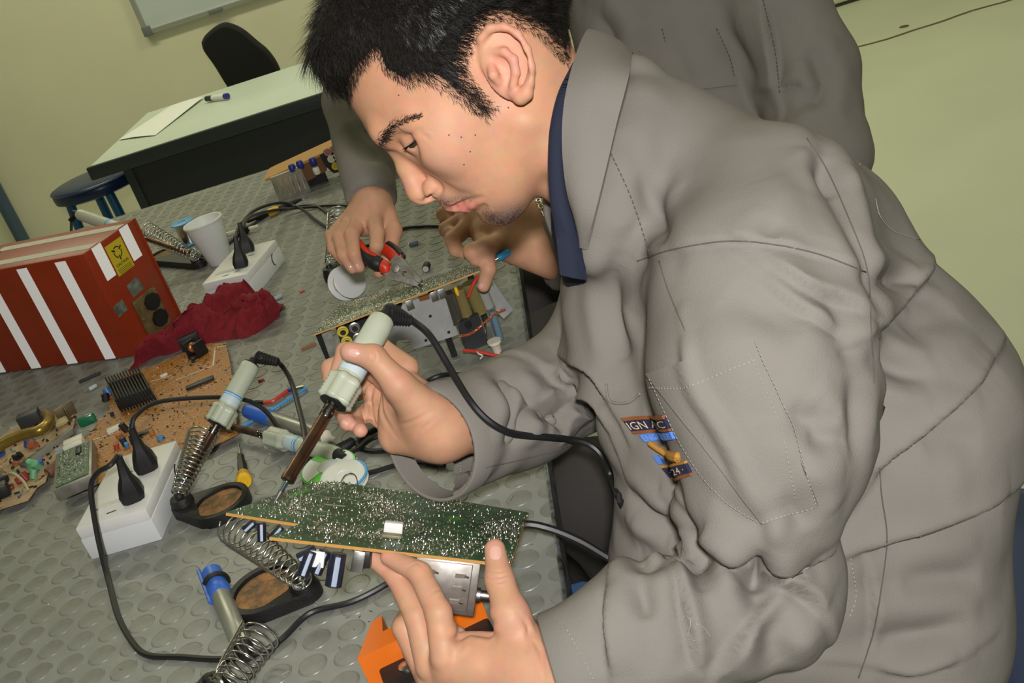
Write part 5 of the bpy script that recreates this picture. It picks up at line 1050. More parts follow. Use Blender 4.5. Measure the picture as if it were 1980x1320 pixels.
# ---- collar of the jacket, and the navy shirt under it
def ribbon(E1, E2, th, n=8, m=6):
    a = spline([A(*q) for q in E1], n); b = spline([A(*q) for q in E2], n); V = []; nn = len(a)
    for i in range(nn):
        for j in range(m + 1): V.append(a[i] * (1 - j / m) + b[i] * (j / m))
    V = np.array(V).reshape(nn, m + 1, 3); c = V.reshape(-1, 3).mean(0); du = np.gradient(V, axis=0); dv = np.gradient(V, axis=1); n_ = np.cross(du, dv); n_ /= np.linalg.norm(n_, axis=2)[..., None] + 1e-9
    bul = np.sin(np.linspace(0, pi, m + 1))[None, :, None]; s = np.sign(np.mean(np.einsum('ijk,k->ij', n_[:nn // 2], -FW))); V = V + n_ * s * bul * .004
    Vo = np.concatenate([(V + n_ * s * th / 2).reshape(-1, 3), (V - n_ * s * th / 2).reshape(-1, 3)]); n1 = nn * (m + 1); I = lambda k, i, j: k * n1 + i * (m + 1) + j; F = []
    for i in range(nn - 1):
        for j in range(m): F += [(I(0, i, j), I(0, i + 1, j), I(0, i + 1, j + 1), I(0, i, j + 1)), (I(1, i, j), I(1, i, j + 1), I(1, i + 1, j + 1), I(1, i + 1, j))]
        F += [(I(0, i, 0), I(1, i, 0), I(1, i + 1, 0), I(0, i + 1, 0)), (I(0, i, m), I(0, i + 1, m), I(1, i + 1, m), I(1, i, m))]
    for i in (0, nn - 1): F += [(I(0, i, j), I(0, i, j + 1), I(1, i, j + 1), I(1, i, j)) for j in range(m)]
    return G().add(Vo, F)
obj('jacket_collar', ribbon([(1131, 470, .895), (1100, 380, .872), (1088, 290, .865), (1090, 210, .868), (1104, 140, .885), (1124, 78, .935), (1140, 60, 1.0), (1150, 110, 1.06), (1140, 260, 1.09)],
    [(1134, 482, .890), (1150, 420, .862), (1172, 330, .852), (1194, 235, .855), (1216, 150, .870), (1220, 118, .93), (1222, 104, 1.0), (1225, 150, 1.07), (1200, 300, 1.11)], .003, n=10), GREY, person, 60)
fs = Field((.2, -.02, .05), (.42, .30, .50), .004)
fs.cap(A(1168, 400, .97), A(1180, 450, .965), .046, .047, .02); fs.cap(A(1180, 450, .965), A(1195, 530, .975), .047, .050, .02)
fs.cut(A(1150, 548, .96), -UP + .1 * RT, .2); sv, sq = fs.mesh(1); obj('shirt', G().add(sv, sq.tolist()), M('navy_cotton', (.010, .014, .035), .85, bump=.3, bscale=700), person, 180)
obj('shirt_collar', ribbon([(1110, 118, .905), (1080, 180, .886), (1064, 250, .880), (1060, 320, .882), (1064, 390, .885), (1074, 450, .89), (1082, 530, .90)], [(1128, 150, .905), (1108, 220, .888), (1094, 290, .884), (1098, 370, .886), (1116, 450, .89), (1130, 500, .90), (1132, 540, .905)], .004, n=10), MATS['navy_cotton'], person, 60)
g = G()
for k in np.linspace(.14, 1, 30): q = spline([(1108, 122), (1080, 182), (1064, 252), (1060, 320), (1064, 388)], 12)[int(k * 48)]; tube([A(q[0], q[1], .8835), A(q[0] + 26, q[1] + 4, .8835)], .0006, g, 4)
obj('collar_ribbing', g, MATS['navy_cotton'], person, 180)
# ---- trousers, legs and shoes below the bench
ft = Field((.0, -.35, -.76), (.72, .45, .05), .009)
for s, dy in ((-1, -.10), (1, .13)):
    hip = vec(.44, .04 + dy * .7, -.13); kn = vec(.225, .06, -.14) if s < 0 else vec(.215, .31, -.12); an = kn + vec(.10, 0, -.50)
    ft.cap(hip, kn, .088, .074, .02); ft.cap(kn, an, .066, .05, .02)
tv, tq = ft.mesh(1); obj('trousers', G().add(tv, tq.tolist()), M('dark_twill', (.045, .040, .038), .9, bump=.2, bscale=600), person, 180)
for dy, s in ((-.10, -1), (.13, 1)):
    an = (vec(.325, .06, -.70) if s < 0 else vec(.30, .28, -.70)); g = Field(an - vec(.25, .08, .06), an + vec(.08, .08, .08), .006); g.cap(an, an + vec(-.16, 0, -.012), .036, .032, .02); g.cap(an, an + vec(0, 0, .05), .036, .04, .02); g.cut(an + vec(-.06, 0, -.048), (0, 0, -1), .3); a_, b_ = g.mesh(1); obj('shoe', G().add(a_, b_.tolist()), BLACK, person, 180)
obj('denim_cuff', rbox((-.02, -.03, -.02), (.02, .03, .02), .008, ax=np.eye(3), o=Zp(1118, 1190, -.08)), M('denim', (.03, .09, .22), .9), person)
# ---- head
HD = .93; HC = A(868, 70, HD); hl = -nrm(ray(880, 210)); hf = -.66 * RT - .75 * UP; hf = nrm(hf - hl * np.dot(hf, hl)); hu = np.cross(hl, hf)
hu = hu if np.dot(hu, -.75 * RT + .66 * UP) > 0 else -hu
HAX = [hf, hu, hl]
def hp(x, y, lat=0.): r = ray(x, y); return CAM + r * (np.dot(HC + hl * lat - CAM, hl) / np.dot(r, hl))      # on the plane at lateral offset lat, under that pixel
def hm(x, y, lat): p = hp(x, y, lat); return p, p - 2 * lat * hl                                           # the same on both sides
fh = Field(HC - .185, HC + vec(.20, .16, .17), .0016)
E_ = lambda x, y, lat, r, k=.01, op=1: fh.ell(hp(x, y, lat), HAX, r, k, op)
def E2(x, y, lat, r, k=.01, op=1):
    for q in hm(x, y, lat): fh.ell(q, HAX, r, k, op)
def C2(a, b, ra, rb, k=.008, op=1):
    (a1, a2), (b1, b2) = hm(*a), hm(*b); fh.cap(a1, b1, ra, rb, k, op=op); fh.cap(a2, b2, ra, rb, k, op=op)
E_(868, 70, 0, (.104, .088, .077), .01)
E_(905, 215, 0, (.062, .085, .064), .03)                                  # mid face
E_(930, 312, 0, (.038, .052, .048), .02)                                  # lower face
E2(858, 268, .046, (.024, .026, .020), .022)                              # cheekbones
C2((1015, 235, .054), (975, 385, .016), .016, .017, .02)                  # jaw
E_(958, 396, 0, (.017, .018, .022), .012)                                 # chin
fh.cap(hp(747, 250, -.024), hp(747, 250, .024), .0135, .0135, .012)       # brow
C2((752, 253, .026), (800, 222, .052), .010, .008, .012)
fh.chain([hp(770, 286), hp(787, 325), hp(806, 366)], [.0078, .0088, .0100], .004, .010)   # nose
E_(812, 373, 0, (.0100, .0105, .0105), .005)
E2(837, 360, .0125, (.0100, .0085, .0065), .004)
fh.cap(hp(815, 380), hp(846, 374), .0052, .0055, .004)
E2(828, 383, .0075, (.0060, .0030, .0036), .002, -1)
fh.cap(hp(872, 385, -.014), hp(872, 385, .014), .0095, .0095, .008); C2((872, 386, .012), (908, 381, .027), .0085, .004, .006)
fh.cap(hp(893, 393, -.010), hp(893, 393, .010), .0088, .0088, .005); C2((893, 393, .010), (912, 386, .024), .0082, .004, .005)
C2((868, 401, 0), (884, 396, .012), .0016, .0018, .002, -1); C2((884, 396, .012), (915, 386, .0275), .0018, .0012, .003, -1)
E_(930, 404, 0, (.006, .004, .014), .006, -1)
# eyes: socket, ball with lids, slit
ec = hp(797, 277, .0345); ec = ec - hf * .006; ec2 = ec - 2 * hl * np.dot(ec - HC, hl)
def sph(x, y, c, r):
    d = nrm(ray(x, y)); q = CAM - c; b = np.dot(q, d); D = b * b - (np.dot(q, q) - r * r); return CAM + d * (-b - math.sqrt(max(D, 0)))
mir = lambda p: p - 2 * hl * np.dot(p - HC, hl)
slit = [sph(x, y, ec, .0138) for x, y in ((786, 287), (795, 284), (805, 276), (814, 265))]; irisd = nrm(sph(800, 281, ec, .0138) - ec)
for c, m_ in ((ec, lambda p: p), (ec2, mir)):
    s = np.sign(np.dot(c - HC, hl)); fh.ell(c + hf * .010 + hu * .001 + hl * s * .006, HAX, (.012, .0105, .015), .012, -1); fh.ell(c, HAX, (.0138, .0138, .0138), .0065)
    P_ = [m_(p) for p in slit]
    for a_, b_, ra, rb in zip(P_[:-1], P_[1:], (.0010, .0024, .0026), (.0024, .0026, .0012)): fh.cap(a_, b_, ra, rb, .001, op=-1)
# neck
fh.cap(hp(1000, 165, 0), A(1125, 285, .96), .056, .047, .025); fh.cap(hp(1095, 240, 0), A(1170, 400, .965), .034, .04, .02)
C2((1030, 175, .038), (1090, 300, .045), .014, .016, .02)
# ear
def ep(x, y, lat): return hp(580 + x / 3, y / 3, lat)
for sd in (1,):
    fh.ell(ep(1190, 360, .075), [nrm(.37 * RT - .93 * UP), nrm(.93 * RT + .37 * UP + .28 * -hl), hl], (.031, .0185, .0055), .004)
    fh.chain([ep(1060, 300, .073), ep(1050, 225, .078), ep(1100, 165, .082), ep(1180, 155, .085), ep(1260, 200, .088), ep(1315, 290, .090), ep(1338, 390, .089), ep(1332, 480, .086), ep(1310, 545, .083)], [.0030, .0034, .0036, .0036, .0038, .0040, .0040, .0040, .0050], .002, .002)
    fh.chain([ep(1310, 540, .082), ep(1280, 560, .080), ep(1240, 530, .077), ep(1210, 480, .074)], [.0062, .0066, .0055, .003], .002, .003)
    fh.chain([ep(1090, 250, .088), ep(1130, 215, .090), ep(1190, 215, .092), ep(1250, 260, .094), ep(1285, 340, .094), ep(1295, 430, .092)], [.0048, .0052, .0052, .0048, .0044, .0036], .002, .0) if False else None
    for a_, b_ in zip([(1095, 255), (1140, 220), (1195, 222), (1245, 265), (1283, 340)], [(1140, 220), (1195, 222), (1245, 265), (1283, 340), (1296, 440)]): fh.cap(ep(*a_, .0875), ep(*b_, .0905), .0050, .0048, .002, op=-1)
    for a_, b_, r_ in (((1150, 380), (1195, 400), .0078), ((1195, 400), (1200, 455), .0072)): fh.cap(ep(*a_, .0855), ep(*b_, .0865), r_, r_, .002, op=-1)
    fh.chain([ep(1120, 300, .078), ep(1185, 300, .083), ep(1238, 345, .086), ep(1252, 420, .085), ep(1235, 500, .082)], [.0030, .0036, .0040, .0038, .0034], .002, .002)
    fh.cap(ep(1140, 430, .086), ep(1160, 440, .072), .0028, .0022, .001, op=-1)
    fh.chain([ep(1112, 395, .079), ep(1122, 435, .0815), ep(1150, 475, .079)], [.0034, .0042, .003], .002, .003)
V, Q = fh.mesh(1); HS = Surf(V, Q); N_ = vnormals(V, Q)
for pts, a, w_, k in [([(866, 403), (876, 400), (890, 394), (905, 388), (918, 384)], .0042, .0030, 'crease'), ([(890, 400), (900, 404), (912, 402), (922, 395)], .0030, .0050, 'ridge'), ([(862, 398), (874, 393), (890, 387), (906, 382)], .0016, .0035, 'ridge'), ([(908, 413), (922, 409), (934, 402), (940, 394)], .0022, .0045, 'crease'),
    ([(824, 342), (842, 346), (853, 358), (853, 372), (846, 380)], .0008, .0030, 'crease'), ([(820, 387), (832, 380), (840, 375)], .0025, .0022, 'crease'), ([(852, 348), (868, 360), (890, 372), (912, 378)], .0006, .0050, 'crease'), ([(780, 275), (792, 262), (806, 252), (818, 252)], .0010, .0022, 'crease'), ([(812, 262), (822, 262), (828, 268)], .0008, .002, 'crease')]: V = fold(V, Q, HS, pts, a, w_, k, N_)
V = lap(V, Q, .3); HS = Surf(V, Q)
loc = lambda P: np.stack([(P - HC) @ a for a in HAX], 1)
Lv = loc(V)
def side_uv(x, y, lat=.062): q = hp(x, y, lat) - HC; return (float(q @ hf), float(q @ hu))
tint = np.tile(SK, (len(V), 1)); nz = vnoise(V, 60, 3)
def blotch(c, r, col, amt, both=True):
    global tint
    c = np.array(c); D = np.linalg.norm(V - c, axis=1); c2 = c - 2 * hl * np.dot(c - HC, hl); D = np.minimum(D, np.linalg.norm(V - c2, axis=1)) if both else D
    w_ = (amt * np.exp(-(D / r) ** 2))[:, None]; tint = tint * (1 - w_) + np.array(col) * w_
red = (.74, .33, .26); stub = (.16, .11, .09)
blotch(ep(1250, 300, .085), .022, red, .6, False); blotch(ep(1200, 470, .08), .018, red, .4, False); blotch(hp(815, 372, .006), .016, red, .35); blotch(hp(860, 300, .055), .03, (.72, .38, .28), .4)
def hitp(x, y): a, b = HS.hit(x, y); return a if a is not None else hp(x, y, .01)
for x, y, r, a in ((851, 386, .006, .5), (860, 391, .006, .6), (872, 387, .006, .55), (886, 382, .006, .5), (900, 377, .006, .45), (914, 376, .006, .35), (924, 406, .006, .35), (940, 414, .008, .45), (955, 422, .010, .6), (972, 425, .012, .72), (990, 417, .012, .72), (1004, 405, .010, .55), (962, 408, .010, .25), (985, 398, .012, .2), (1020, 385, .014, .15)): blotch(hitp(x, y), r, stub, a, False)
for x, y, r in ((892, 401, .005), (899, 405, .005), (907, 405, .0048), (915, 401, .0042), (922, 395, .0032), (868, 401, .0030), (878, 396, .0028), (890, 390, .0025)): blotch(hitp(x, y), r, (.56, .17, .14), .85, False)
for x, y, r in ((872, 401, .0018), (884, 397, .0018), (897, 391, .0017), (910, 387, .0016)): blotch(hitp(x, y), r, (.20, .06, .05), .8, False)
for x, y, l, r, a in ((802, 268, .048, .007, .35), (790, 285, .036, .006, .3)): blotch(hp(x, y, l), r, (.35, .18, .12), a)
HAIRP = [side_uv(*q) for q in ((668, 178), (690, 142), (712, 118), (727, 105), (740, 140), (786, 166), (830, 164), (866, 184), (900, 210), (943, 234), (962, 207), (930, 172), (908, 143), (902, 124), (913, 88), (930, 58), (957, 44), (1000, 50), (1040, 68), (1073, 100), (1103, 124))]
HAIRP = [side_uv(645, 222, .0)] + HAIRP + [(-.14, -.03), (-.14, .2), (.14, .2), (.14, .03)]
side_h = np.array([inpoly(f_, u_, HAIRP) for f_, u_ in Lv[:, :2]])
def poly_dist(P, poly, closed=True):
    d = np.full(len(P), 9.)
    for (x1, y1), (x2, y2) in zip(poly if closed else poly[:-1], poly[1:] + poly[:1]):
        v = vec(x2 - x1, y2 - y1); t = np.clip(((P - [x1, y1]) @ v) / (v @ v), 0, 1); d = np.minimum(d, np.hypot(P[:, 0] - x1 - t * v[0], P[:, 1] - y1 - t * v[1]))
    return d
hd = poly_dist(Lv[:, :2], HAIRP[:23], False); ear_z = (np.abs(Lv[:, 2]) > .0795); hair = side_h & ~ear_z
fade = np.clip(hd / np.where(Lv[:, 1] < -.01, .016, .009), 0, 1) * hair
tint = tint * (1 - .85 * fade[:, None]) + np.array((.03, .024, .02)) * (.85 * fade[:, None])
nk = np.clip((.004 - hd) / .004, 0, 1)
headVQ = (V, Q, tint)
# hair volume
N = vnormals(V, Q); front = np.clip((Lv[:, 0] * .75 + Lv[:, 1] * .66 - .055) / .05, 0, 1); back = np.clip((-Lv[:, 0] - .02) / .06, 0, 1)
hairv = hair & (hd > np.where(Lv[:, 1] < .0, .010, .004)); thick = np.clip((hd - .004) / .022, 0, 1) ** .8 * (.006 + .019 * front + .006 * back) * hair
Vh = V + N * (thick + thick * .18 * vnoise(V, 90, 6) + thick * .12 * vnoise(V, 220, 7))[:, None] + N * .0004; keep = hairv[Q].all(1); used = np.unique(Q[keep]); rm = np.full(len(V), -1); rm[used] = np.arange(len(used))
hair_o = obj('hair', G().add(Vh[used], rm[Q[keep]].tolist()), M('black_hair', (.013, .010, .008), .48, spec=.35, var=.4, vscale=160), person, 180)
def strands(P, Nn, dirs, L, w_, g, droop=.35, curl=0.):
    for p, n, d, l in zip(P, Nn, dirs, L):
        d = d - n * np.dot(d, n); d = nrm(d); s = np.cross(n, d) * w_; a = p - n * .0006; b = p + (n * droop + d) * l * .5; c = p + (n * droop * .8 + d * 1.05) * l + s * rng.normal(0, 2 + curl)
        k = g.n; g.v.append(np.array([a - s, a + s, a + n * w_, b - s * .8, b + s * .8, b + n * w_ * .8, c])); g.n += 7
        g.f += [(k, k + 1, k + 4, k + 3), (k + 1, k + 2, k + 5, k + 4), (k + 2, k, k + 3, k + 5), (k + 3, k + 4, k + 6), (k + 4, k + 5, k + 6), (k + 5, k + 3, k + 6)]
    return g
Nh = vnormals(Vh, Q); near_side = hair & ((Nh @ -FW) > -.35) & ((hd > .006) | (rng.random(len(hd)) < .35)); I = rng.choice(np.where(near_side)[0], 24000); g = G()
Lh_ = Lv[I]; base_d = -hu[None] * (.9) + hf[None] * (.05 + 9 * np.clip(Lh_[:, :1], -.02, .09)) - hf[None] * np.where(Lh_[:, 1:2] < .0, .5, 0.)
dirs = base_d + rng.normal(0, .28, (len(I), 3)); ln = (.004 + .010 * np.clip(hd[I] / .02, 0, 1) + .012 * front[I]) * rng.uniform(.6, 1.25, len(I))
strands(Vh[I], Nh[I], dirs, ln, .00017, g, .26); obj('hair_strands', g, MATS['black_hair'], hair_o, 180, kind='stuff')
edge_i = np.where(hair & (hd < .006) & ((N @ -FW) > -.3))[0]; I = rng.choice(edge_i, 1800); g = G(); strands(V[I], N[I], (-hu * .9 + hf * .35)[None] + rng.normal(0, .25, (len(I), 3)), rng.uniform(.003, .008, len(I)), .00016, g, .12); obj('hairline_strands', g, MATS['black_hair'], hair_o, 180, kind='stuff')
# eyebrow, lashes, stubble
def hairs_along(pts, lat, n, spread, l, d, w_, droop=.2):
    q = spline(np.array(pts, float), 10); g = G(); P, Nn, D, L = [], [], [], []
    for _ in range(n):
        t = rng.random() ** 1.35; x, y = q[int(t * (len(q) - 1))] + rng.normal(0, spread, 2) * (1 - .45 * t); a, b = HS.hit(x, y)
        if a is None: continue
        P.append(a); Nn.append(b); D.append(d(t) + rng.normal(0, .2, 3)); L.append(l * (1 - .45 * t) * rng.uniform(.6, 1.3))
    return strands(P, Nn, D, L, w_, g, droop)
img = lambda x, y: x * RT - y * UP
obj('eyebrow', hairs_along([(733, 276), (742, 262), (757, 247), (775, 238), (795, 231), (812, 226)], 0, 700, 4.6, .0072, lambda t: img(.9, -.5 - .3 * t), .00015), MATS['black_hair'], hair_o, 180, kind='stuff')
obj('stubble', hairs_along([(852, 390), (862, 392), (880, 385), (905, 379)], 0, 260, 4, .0022, lambda t: img(.2, 1), .00010, .5), MATS['black_hair'], hair_o, 180, kind='stuff')
obj('goatee', hairs_along([(938, 415), (955, 424), (975, 428), (995, 418), (1008, 404)], 0, 620, 9, .0030, lambda t: img(.5, .8), .00009, .4), MATS['black_hair'], hair_o, 180, kind='stuff')
obj('sideburn', hairs_along([(905, 175), (925, 200), (942, 222)], 0, 320, 10, .006, lambda t: img(.55, .85), .00012, .1), MATS['black_hair'], hair_o, 180, kind='stuff')
g = G(); sp_ = spline([p + img(0, -.0022) for p in slit], 10)
for k in range(60): p = sp_[int(rng.random() * 30)]; p, n_ = HS.near(p); strands([p], [n_], [img(-.55 + rng.normal(0, .2), .9)], [.0065 * rng.uniform(.7, 1.2)], .00016, g, .25)
obj('eyelashes', g, MATS['black_hair'], hair_o, 180, kind='stuff')
for c, dv in ((ec, irisd), (ec2, irisd - 2 * hl * np.dot(irisd, hl))):
    eye = obj('eye', lathe([(.0001, -.0126)] + [(.0126 * math.sin(a), -.0126 * math.cos(a)) for a in np.linspace(.15, pi - .15, 14)] + [(.0001, .0126)], c, dv, n=24), M('eye_white', (.62, .58, .55), .15), person, 180)
    obj('iris', lathe([(.0062, .0108), (.0058, .0113), (.003, .0124), (.0002, .0128)], c, dv, n=20), M('brown_iris', (.045, .025, .015), .12), eye, 180)
# moles
g = G()
for x, y in ((771, 184), (868, 261), (919, 261), (909, 293), (983, 208), (897, 318), (892, 265)):
    a, b = HS.hit(x, y)
    if a is not None: lathe([(.0008, -.0004), (.0007, .0002), (.0002, .0003)], a, b, g, 8)
obj('moles', g, M('mole', (.16, .05, .03), .6), person, 180, kind='stuff')

# ---- hands
def hand(field, palm, fingers, thumb, k=.0028):
    for a, b, ra, rb, kk, fl in palm: field.cap(A(*a), A(*b), ra, rb, kk, fl)
    for P, R in fingers: field.chain([A(*p) for p in P], R, .003, k)
    P, R = thumb; field.chain([A(*p) for p in P], R, .006, .006)
    return field.mesh(1)
def bounds(pts, m): P = np.array([A(*p) for p in pts]); return P.min(0) - m, P.max(0) + m
# left hand, under and on the board
thL = [(1018, 1275, .842), (988, 1190, .842), (966, 1120, .857), (957, 1062, .872)]
fL = [([(862, 1268, .845), (848, 1185, .848), (812, 1108, .868), (752, 1076, .885)], [.0125, .0105, .0092, .0072]), ([(832, 1285, .862), (806, 1190, .868), (765, 1112, .888), (718, 1077, .900)], [.0125, .0102, .0088, .0068]),
      ([(828, 1300, .880), (782, 1212, .890), (800, 1168, .918), (850, 1165, .925)], [.0122, .0100, .0088, .0075]), ([(842, 1318, .895), (800, 1258, .905), (830, 1220, .925), (885, 1225, .925)], [.0115, .0092, .0080, .0070])]
palmL = [((1095, 1325, .83), (1035, 1300, .84), .027, .030, .01, None), ((1030, 1296, .845), (880, 1275, .855), .031, .021, .015, None), ((1010, 1320, .86), (850, 1300, .875), .028, .020, .015, None), ((1200, 1280, .81), (1080, 1318, .83), .027, .027, .01, None)]
lo, hi = bounds([p for P, _ in fL for p in P] + thL + [(1095, 1325, .83), (1010, 1320, .86), (1150, 1300, .82)], .04)
vl, ql = hand(Field(lo, hi, .0013), palmL, fL, (thL, [.020, .0145, .0108, .0086]))
# right hand, holding the iron
dI = nrm(endW - tipW); axP = lambda f: tipW + (endW - tipW) * f
thR = [(830, 800, .970), (772, 745, .955), (722, 690, .952), (676, 680, .951)]
fR = [([(785, 712, 1.015), (735, 672, 1.030), (668, 680, 1.005), (650, 728, .988)], [.0125, .0100, .0088, .0072]), ([(770, 752, 1.035), (690, 690, 1.045), (640, 712, 1.025), (642, 762, 1.010)], [.0125, .0102, .0090, .0072]),
      ([(765, 792, 1.040), (700, 742, 1.060), (655, 780, 1.045), (672, 818, 1.010)], [.0122, .0100, .0088, .0074]), ([(768, 830, 1.030), (715, 795, 1.050), (685, 815, 1.035), (697, 832, 1.005)], [.0110, .0090, .0080, .0068])]
palmR = [((850, 822, .985), (775, 745, 1.010), .026, .018, .012, None), ((850, 828, .990), (772, 800, 1.015), .027, .020, .015, None), ((850, 835, .990), (765, 845, 1.005), .025, .016, .015, None), ((960, 815, 1.03), (850, 826, .987), .028, .027, .01, None), ((820, 800, .975), (775, 752, .965), .019, .015, .015, None)]
lo, hi = bounds([p for P, _ in fR for p in P] + thR + [(960, 815, 1.03), (850, 840, .99)], .03)
vr, qr = hand(Field(lo, hi, .0013), palmR, fR, (thR, [.018, .0135, .0105, .0086]))
def wrinkles(V, Q, L):
    S = Surf(V, Q); N = vnormals(V, Q)
    for pts, a, w_ in L: V = fold(V, Q, S, pts, a, w_, 'crease', N)
    return V
vl = wrinkles(vl, ql, [([(944, 1108), (962, 1116), (984, 1110)], .0009, .0013), ([(944, 1118), (964, 1125), (986, 1118)], .0008, .0013), ([(948, 1100), (964, 1106), (980, 1101)], .0005, .0011), ([(835, 1146), (850, 1140), (862, 1150)], .0008, .0014), ([(790, 1096), (806, 1088), (818, 1096)], .0006, .0012), ([(868, 1238), (890, 1232), (925, 1215), (960, 1196)], .0022, .0040), ([(1010, 1195), (1022, 1215), (1020, 1240)], .0012, .0025), ([(1030, 1235), (1045, 1260), (1050, 1290)], .0012, .0025)])
vr = wrinkles(vr, qr, [([(706, 742), (700, 785), (708, 825)], .0016, .0022), ([(722, 738), (717, 785), (730, 835)], .0016, .0022), ([(738, 760), (740, 800), (760, 835)], .0012, .0026), ([(722, 675), (728, 690), (722, 704)], .0007, .0013), ([(716, 673), (720, 688), (715, 702)], .0006, .0012), ([(770, 822), (795, 815), (825, 800)], .0008, .0020), ([(800, 850), (815, 830), (835, 815)], .0007, .0020), ([(655, 700), (664, 703), (672, 700)], .0006, .0012)])
def hand_tint(V, tips, wr=.014):
    t = np.tile(SKH, (len(V), 1)) * (1 + .06 * vnoise(V, 70, 5)[:, None])
    for p in tips: w_ = .5 * np.exp(-(np.linalg.norm(V - A(*p), axis=1) / wr) ** 2)[:, None]; t = t * (1 - w_) + np.array((.74, .36, .28)) * w_
    return t
tl = hand_tint(vl, [P[-1] for P, _ in fL] + [thL[-1], thL[1]]); tr2 = hand_tint(vr, [P[-1] for P, _ in fR] + [thR[-1]])
hv, hq, ht = headVQ
def limb(pts, rs):
    g = tube(spline([A(*p) for p in pts], 4), np.interp(np.linspace(0, 1, 4 * (len(pts) - 1) + 1), np.linspace(0, 1, len(pts)), rs), n=12, caps=False); return g.verts(), np.array(g.f)
lm = [limb([(1110, 280, .96), (1330, 480, .96), (1640, 800, .985), (1650, 1200, 1.0)], [.05, .06, .08, .08]), limb([(1400, 450, .95), (1470, 600, .87), (1480, 850, .82), (1480, 1000, .83), (1470, 1120, .83), (1200, 1265, .815), (1060, 1310, .835)], [.04, .04, .03, .022, .022, .022, .022]), limb([(1300, 460, 1.02), (1260, 520, 1.10), (1170, 690, 1.14), (1050, 780, 1.08), (960, 815, 1.03), (870, 822, .99)], [.04, .04, .03, .03, .026, .024])]
def join(parts):
    n = 0; Vs, Qs, Ts = [], [], []
    for p in parts: Vs.append(p[0]); Qs.append(np.asarray(p[1]) + n); Ts.append(p[2] if len(p) > 2 else np.tile(SKH, (len(p[0]), 1))); n += len(p[0])
    return G().add(np.concatenate(Vs), np.concatenate(Qs).tolist()), {'tint': np.concatenate(Ts)}
gb, ta = join([headVQ, (vl, ql, tl), (vr, qr, tr2)] + lm); obj('body', gb, SKIN, person, 180, attr=ta)
nail = M('fingernail', (.72, .42, .35), .16, spec=.8)
SL, SR = Surf(vl, ql), Surf(vr, qr)
def nailpatch(S, c, along, wid, name='fingernail'):
    c = np.array(c, float); a = np.array(along, float); b = vec(-a[1], a[0]) * wid; P = []; F = []; n = 16; g = G(); ctr, cn = S.hit(*c)
    if ctr is None: return
    V = [ctr + cn * .0006]
    for r in (.55, 1.):
        for k in range(n):
            t = 2 * pi * k / n; q = c + r * (math.copysign(abs(math.cos(t)) ** .7, math.cos(t)) * a + math.copysign(abs(math.sin(t)) ** .7, math.sin(t)) * b); h, hn = S.hit(*q); V.append(h + hn * (.0005 if r < .9 else .0001) if h is not None and np.linalg.norm(h - ctr) < .02 else V[-1])
    F = [(0, 1 + k, 1 + (k + 1) % n) for k in range(n)] + [(1 + k, 1 + n + k, 1 + n + (k + 1) % n, 1 + (k + 1) % n) for k in range(n)]
    obj(name, G().add(V, F), nail, person, 180)
nailpatch(SL, (958, 1069), (1, -13), .85); nailpatch(SR, (684, 682), (-10, -2), .75); nailpatch(SR, (648, 733), (-1, 9), .55); nailpatch(SR, (667, 818), (-5, -5), .6)
# ---- the iron in the right hand
def drape(x, y, d, off=.0045):
    a, b = JS.hit(x, y); return a - nrm(ray(x, y)) * off if a is not None and np.dot(a - CAM, FW) < d + .06 else A(x, y, d)
crd = [endW, endW + dI * .012, A(800, 622, 1.02), A(832, 650, 1.0), A(870, 712, .985)] + [drape(*q) for q in ((905, 770, .985), (935, 806, .985), (970, 830, .985), (1010, 841, .985), (1060, 845, 1.0), (1100, 849, 1.02), (1135, 857, 1.03), (1162, 880, 1.03), (1185, 930, 1.03), (1200, 968, 1.03))] + [A(1240, 1060, 1.06)]
iron(tipW, endW, 'soldering iron gripped in the right hand with its tip on the green board', crd, (endW + RT * .004, A(795, 620, 1.02)))
# ================================================================== second person behind, with pliers
per2 = thing('person', 'person in a grey work jacket behind, holding red pliers over the chassis', 'person', (.72, .95, -.75))
f2 = Field((-.12, .48, -.25), (.98, 1.42, .75), .006); LT2 = nrm(vec(.75, -.62, -.1))
f2.cap(A(1240, -150, 1.78), A(1330, 250, 1.80), .115, .13, .04, (LT2, 1.35)); f2.cap(A(1330, 250, 1.80), A(1380, 700, 1.85), .13, .13, .04, (LT2, 1.3))
f2.cap(A(1440, -120, 1.68), A(1555, 130, 1.63), .075, .075, .03); f2.cap(A(1555, 130, 1.63), A(1590, 300, 1.58), .075, .065, .02); f2.cap(A(1590, 300, 1.58), A(1300, 420, 1.48), .065, .055, .02)
p0, p1 = A(1300, 420, 1.48), A(1052, 492, 1.425); f2.cap(p0, p1, .055, .048, .02)
f2.cap(A(1080, -120, 1.85), A(800, 20, 1.80), .085, .07, .03); f2.cap(A(820, 10, 1.80), A(694, 195, 1.70), .064, .053, .02); q0_, q1_ = A(694, 200, 1.70), A(718, 385, 1.555); f2.cap(q0_, q1_, .052, .037, .02)
f2.cut(q1_ + nrm(q1_ - q0_) * .002, nrm(q1_ - q0_), .08); f2.cut(p1, nrm(p1 - p0), .07)
V, Q = f2.mesh(1); S2_ = Surf(V, Q); N = vnormals(V, Q)
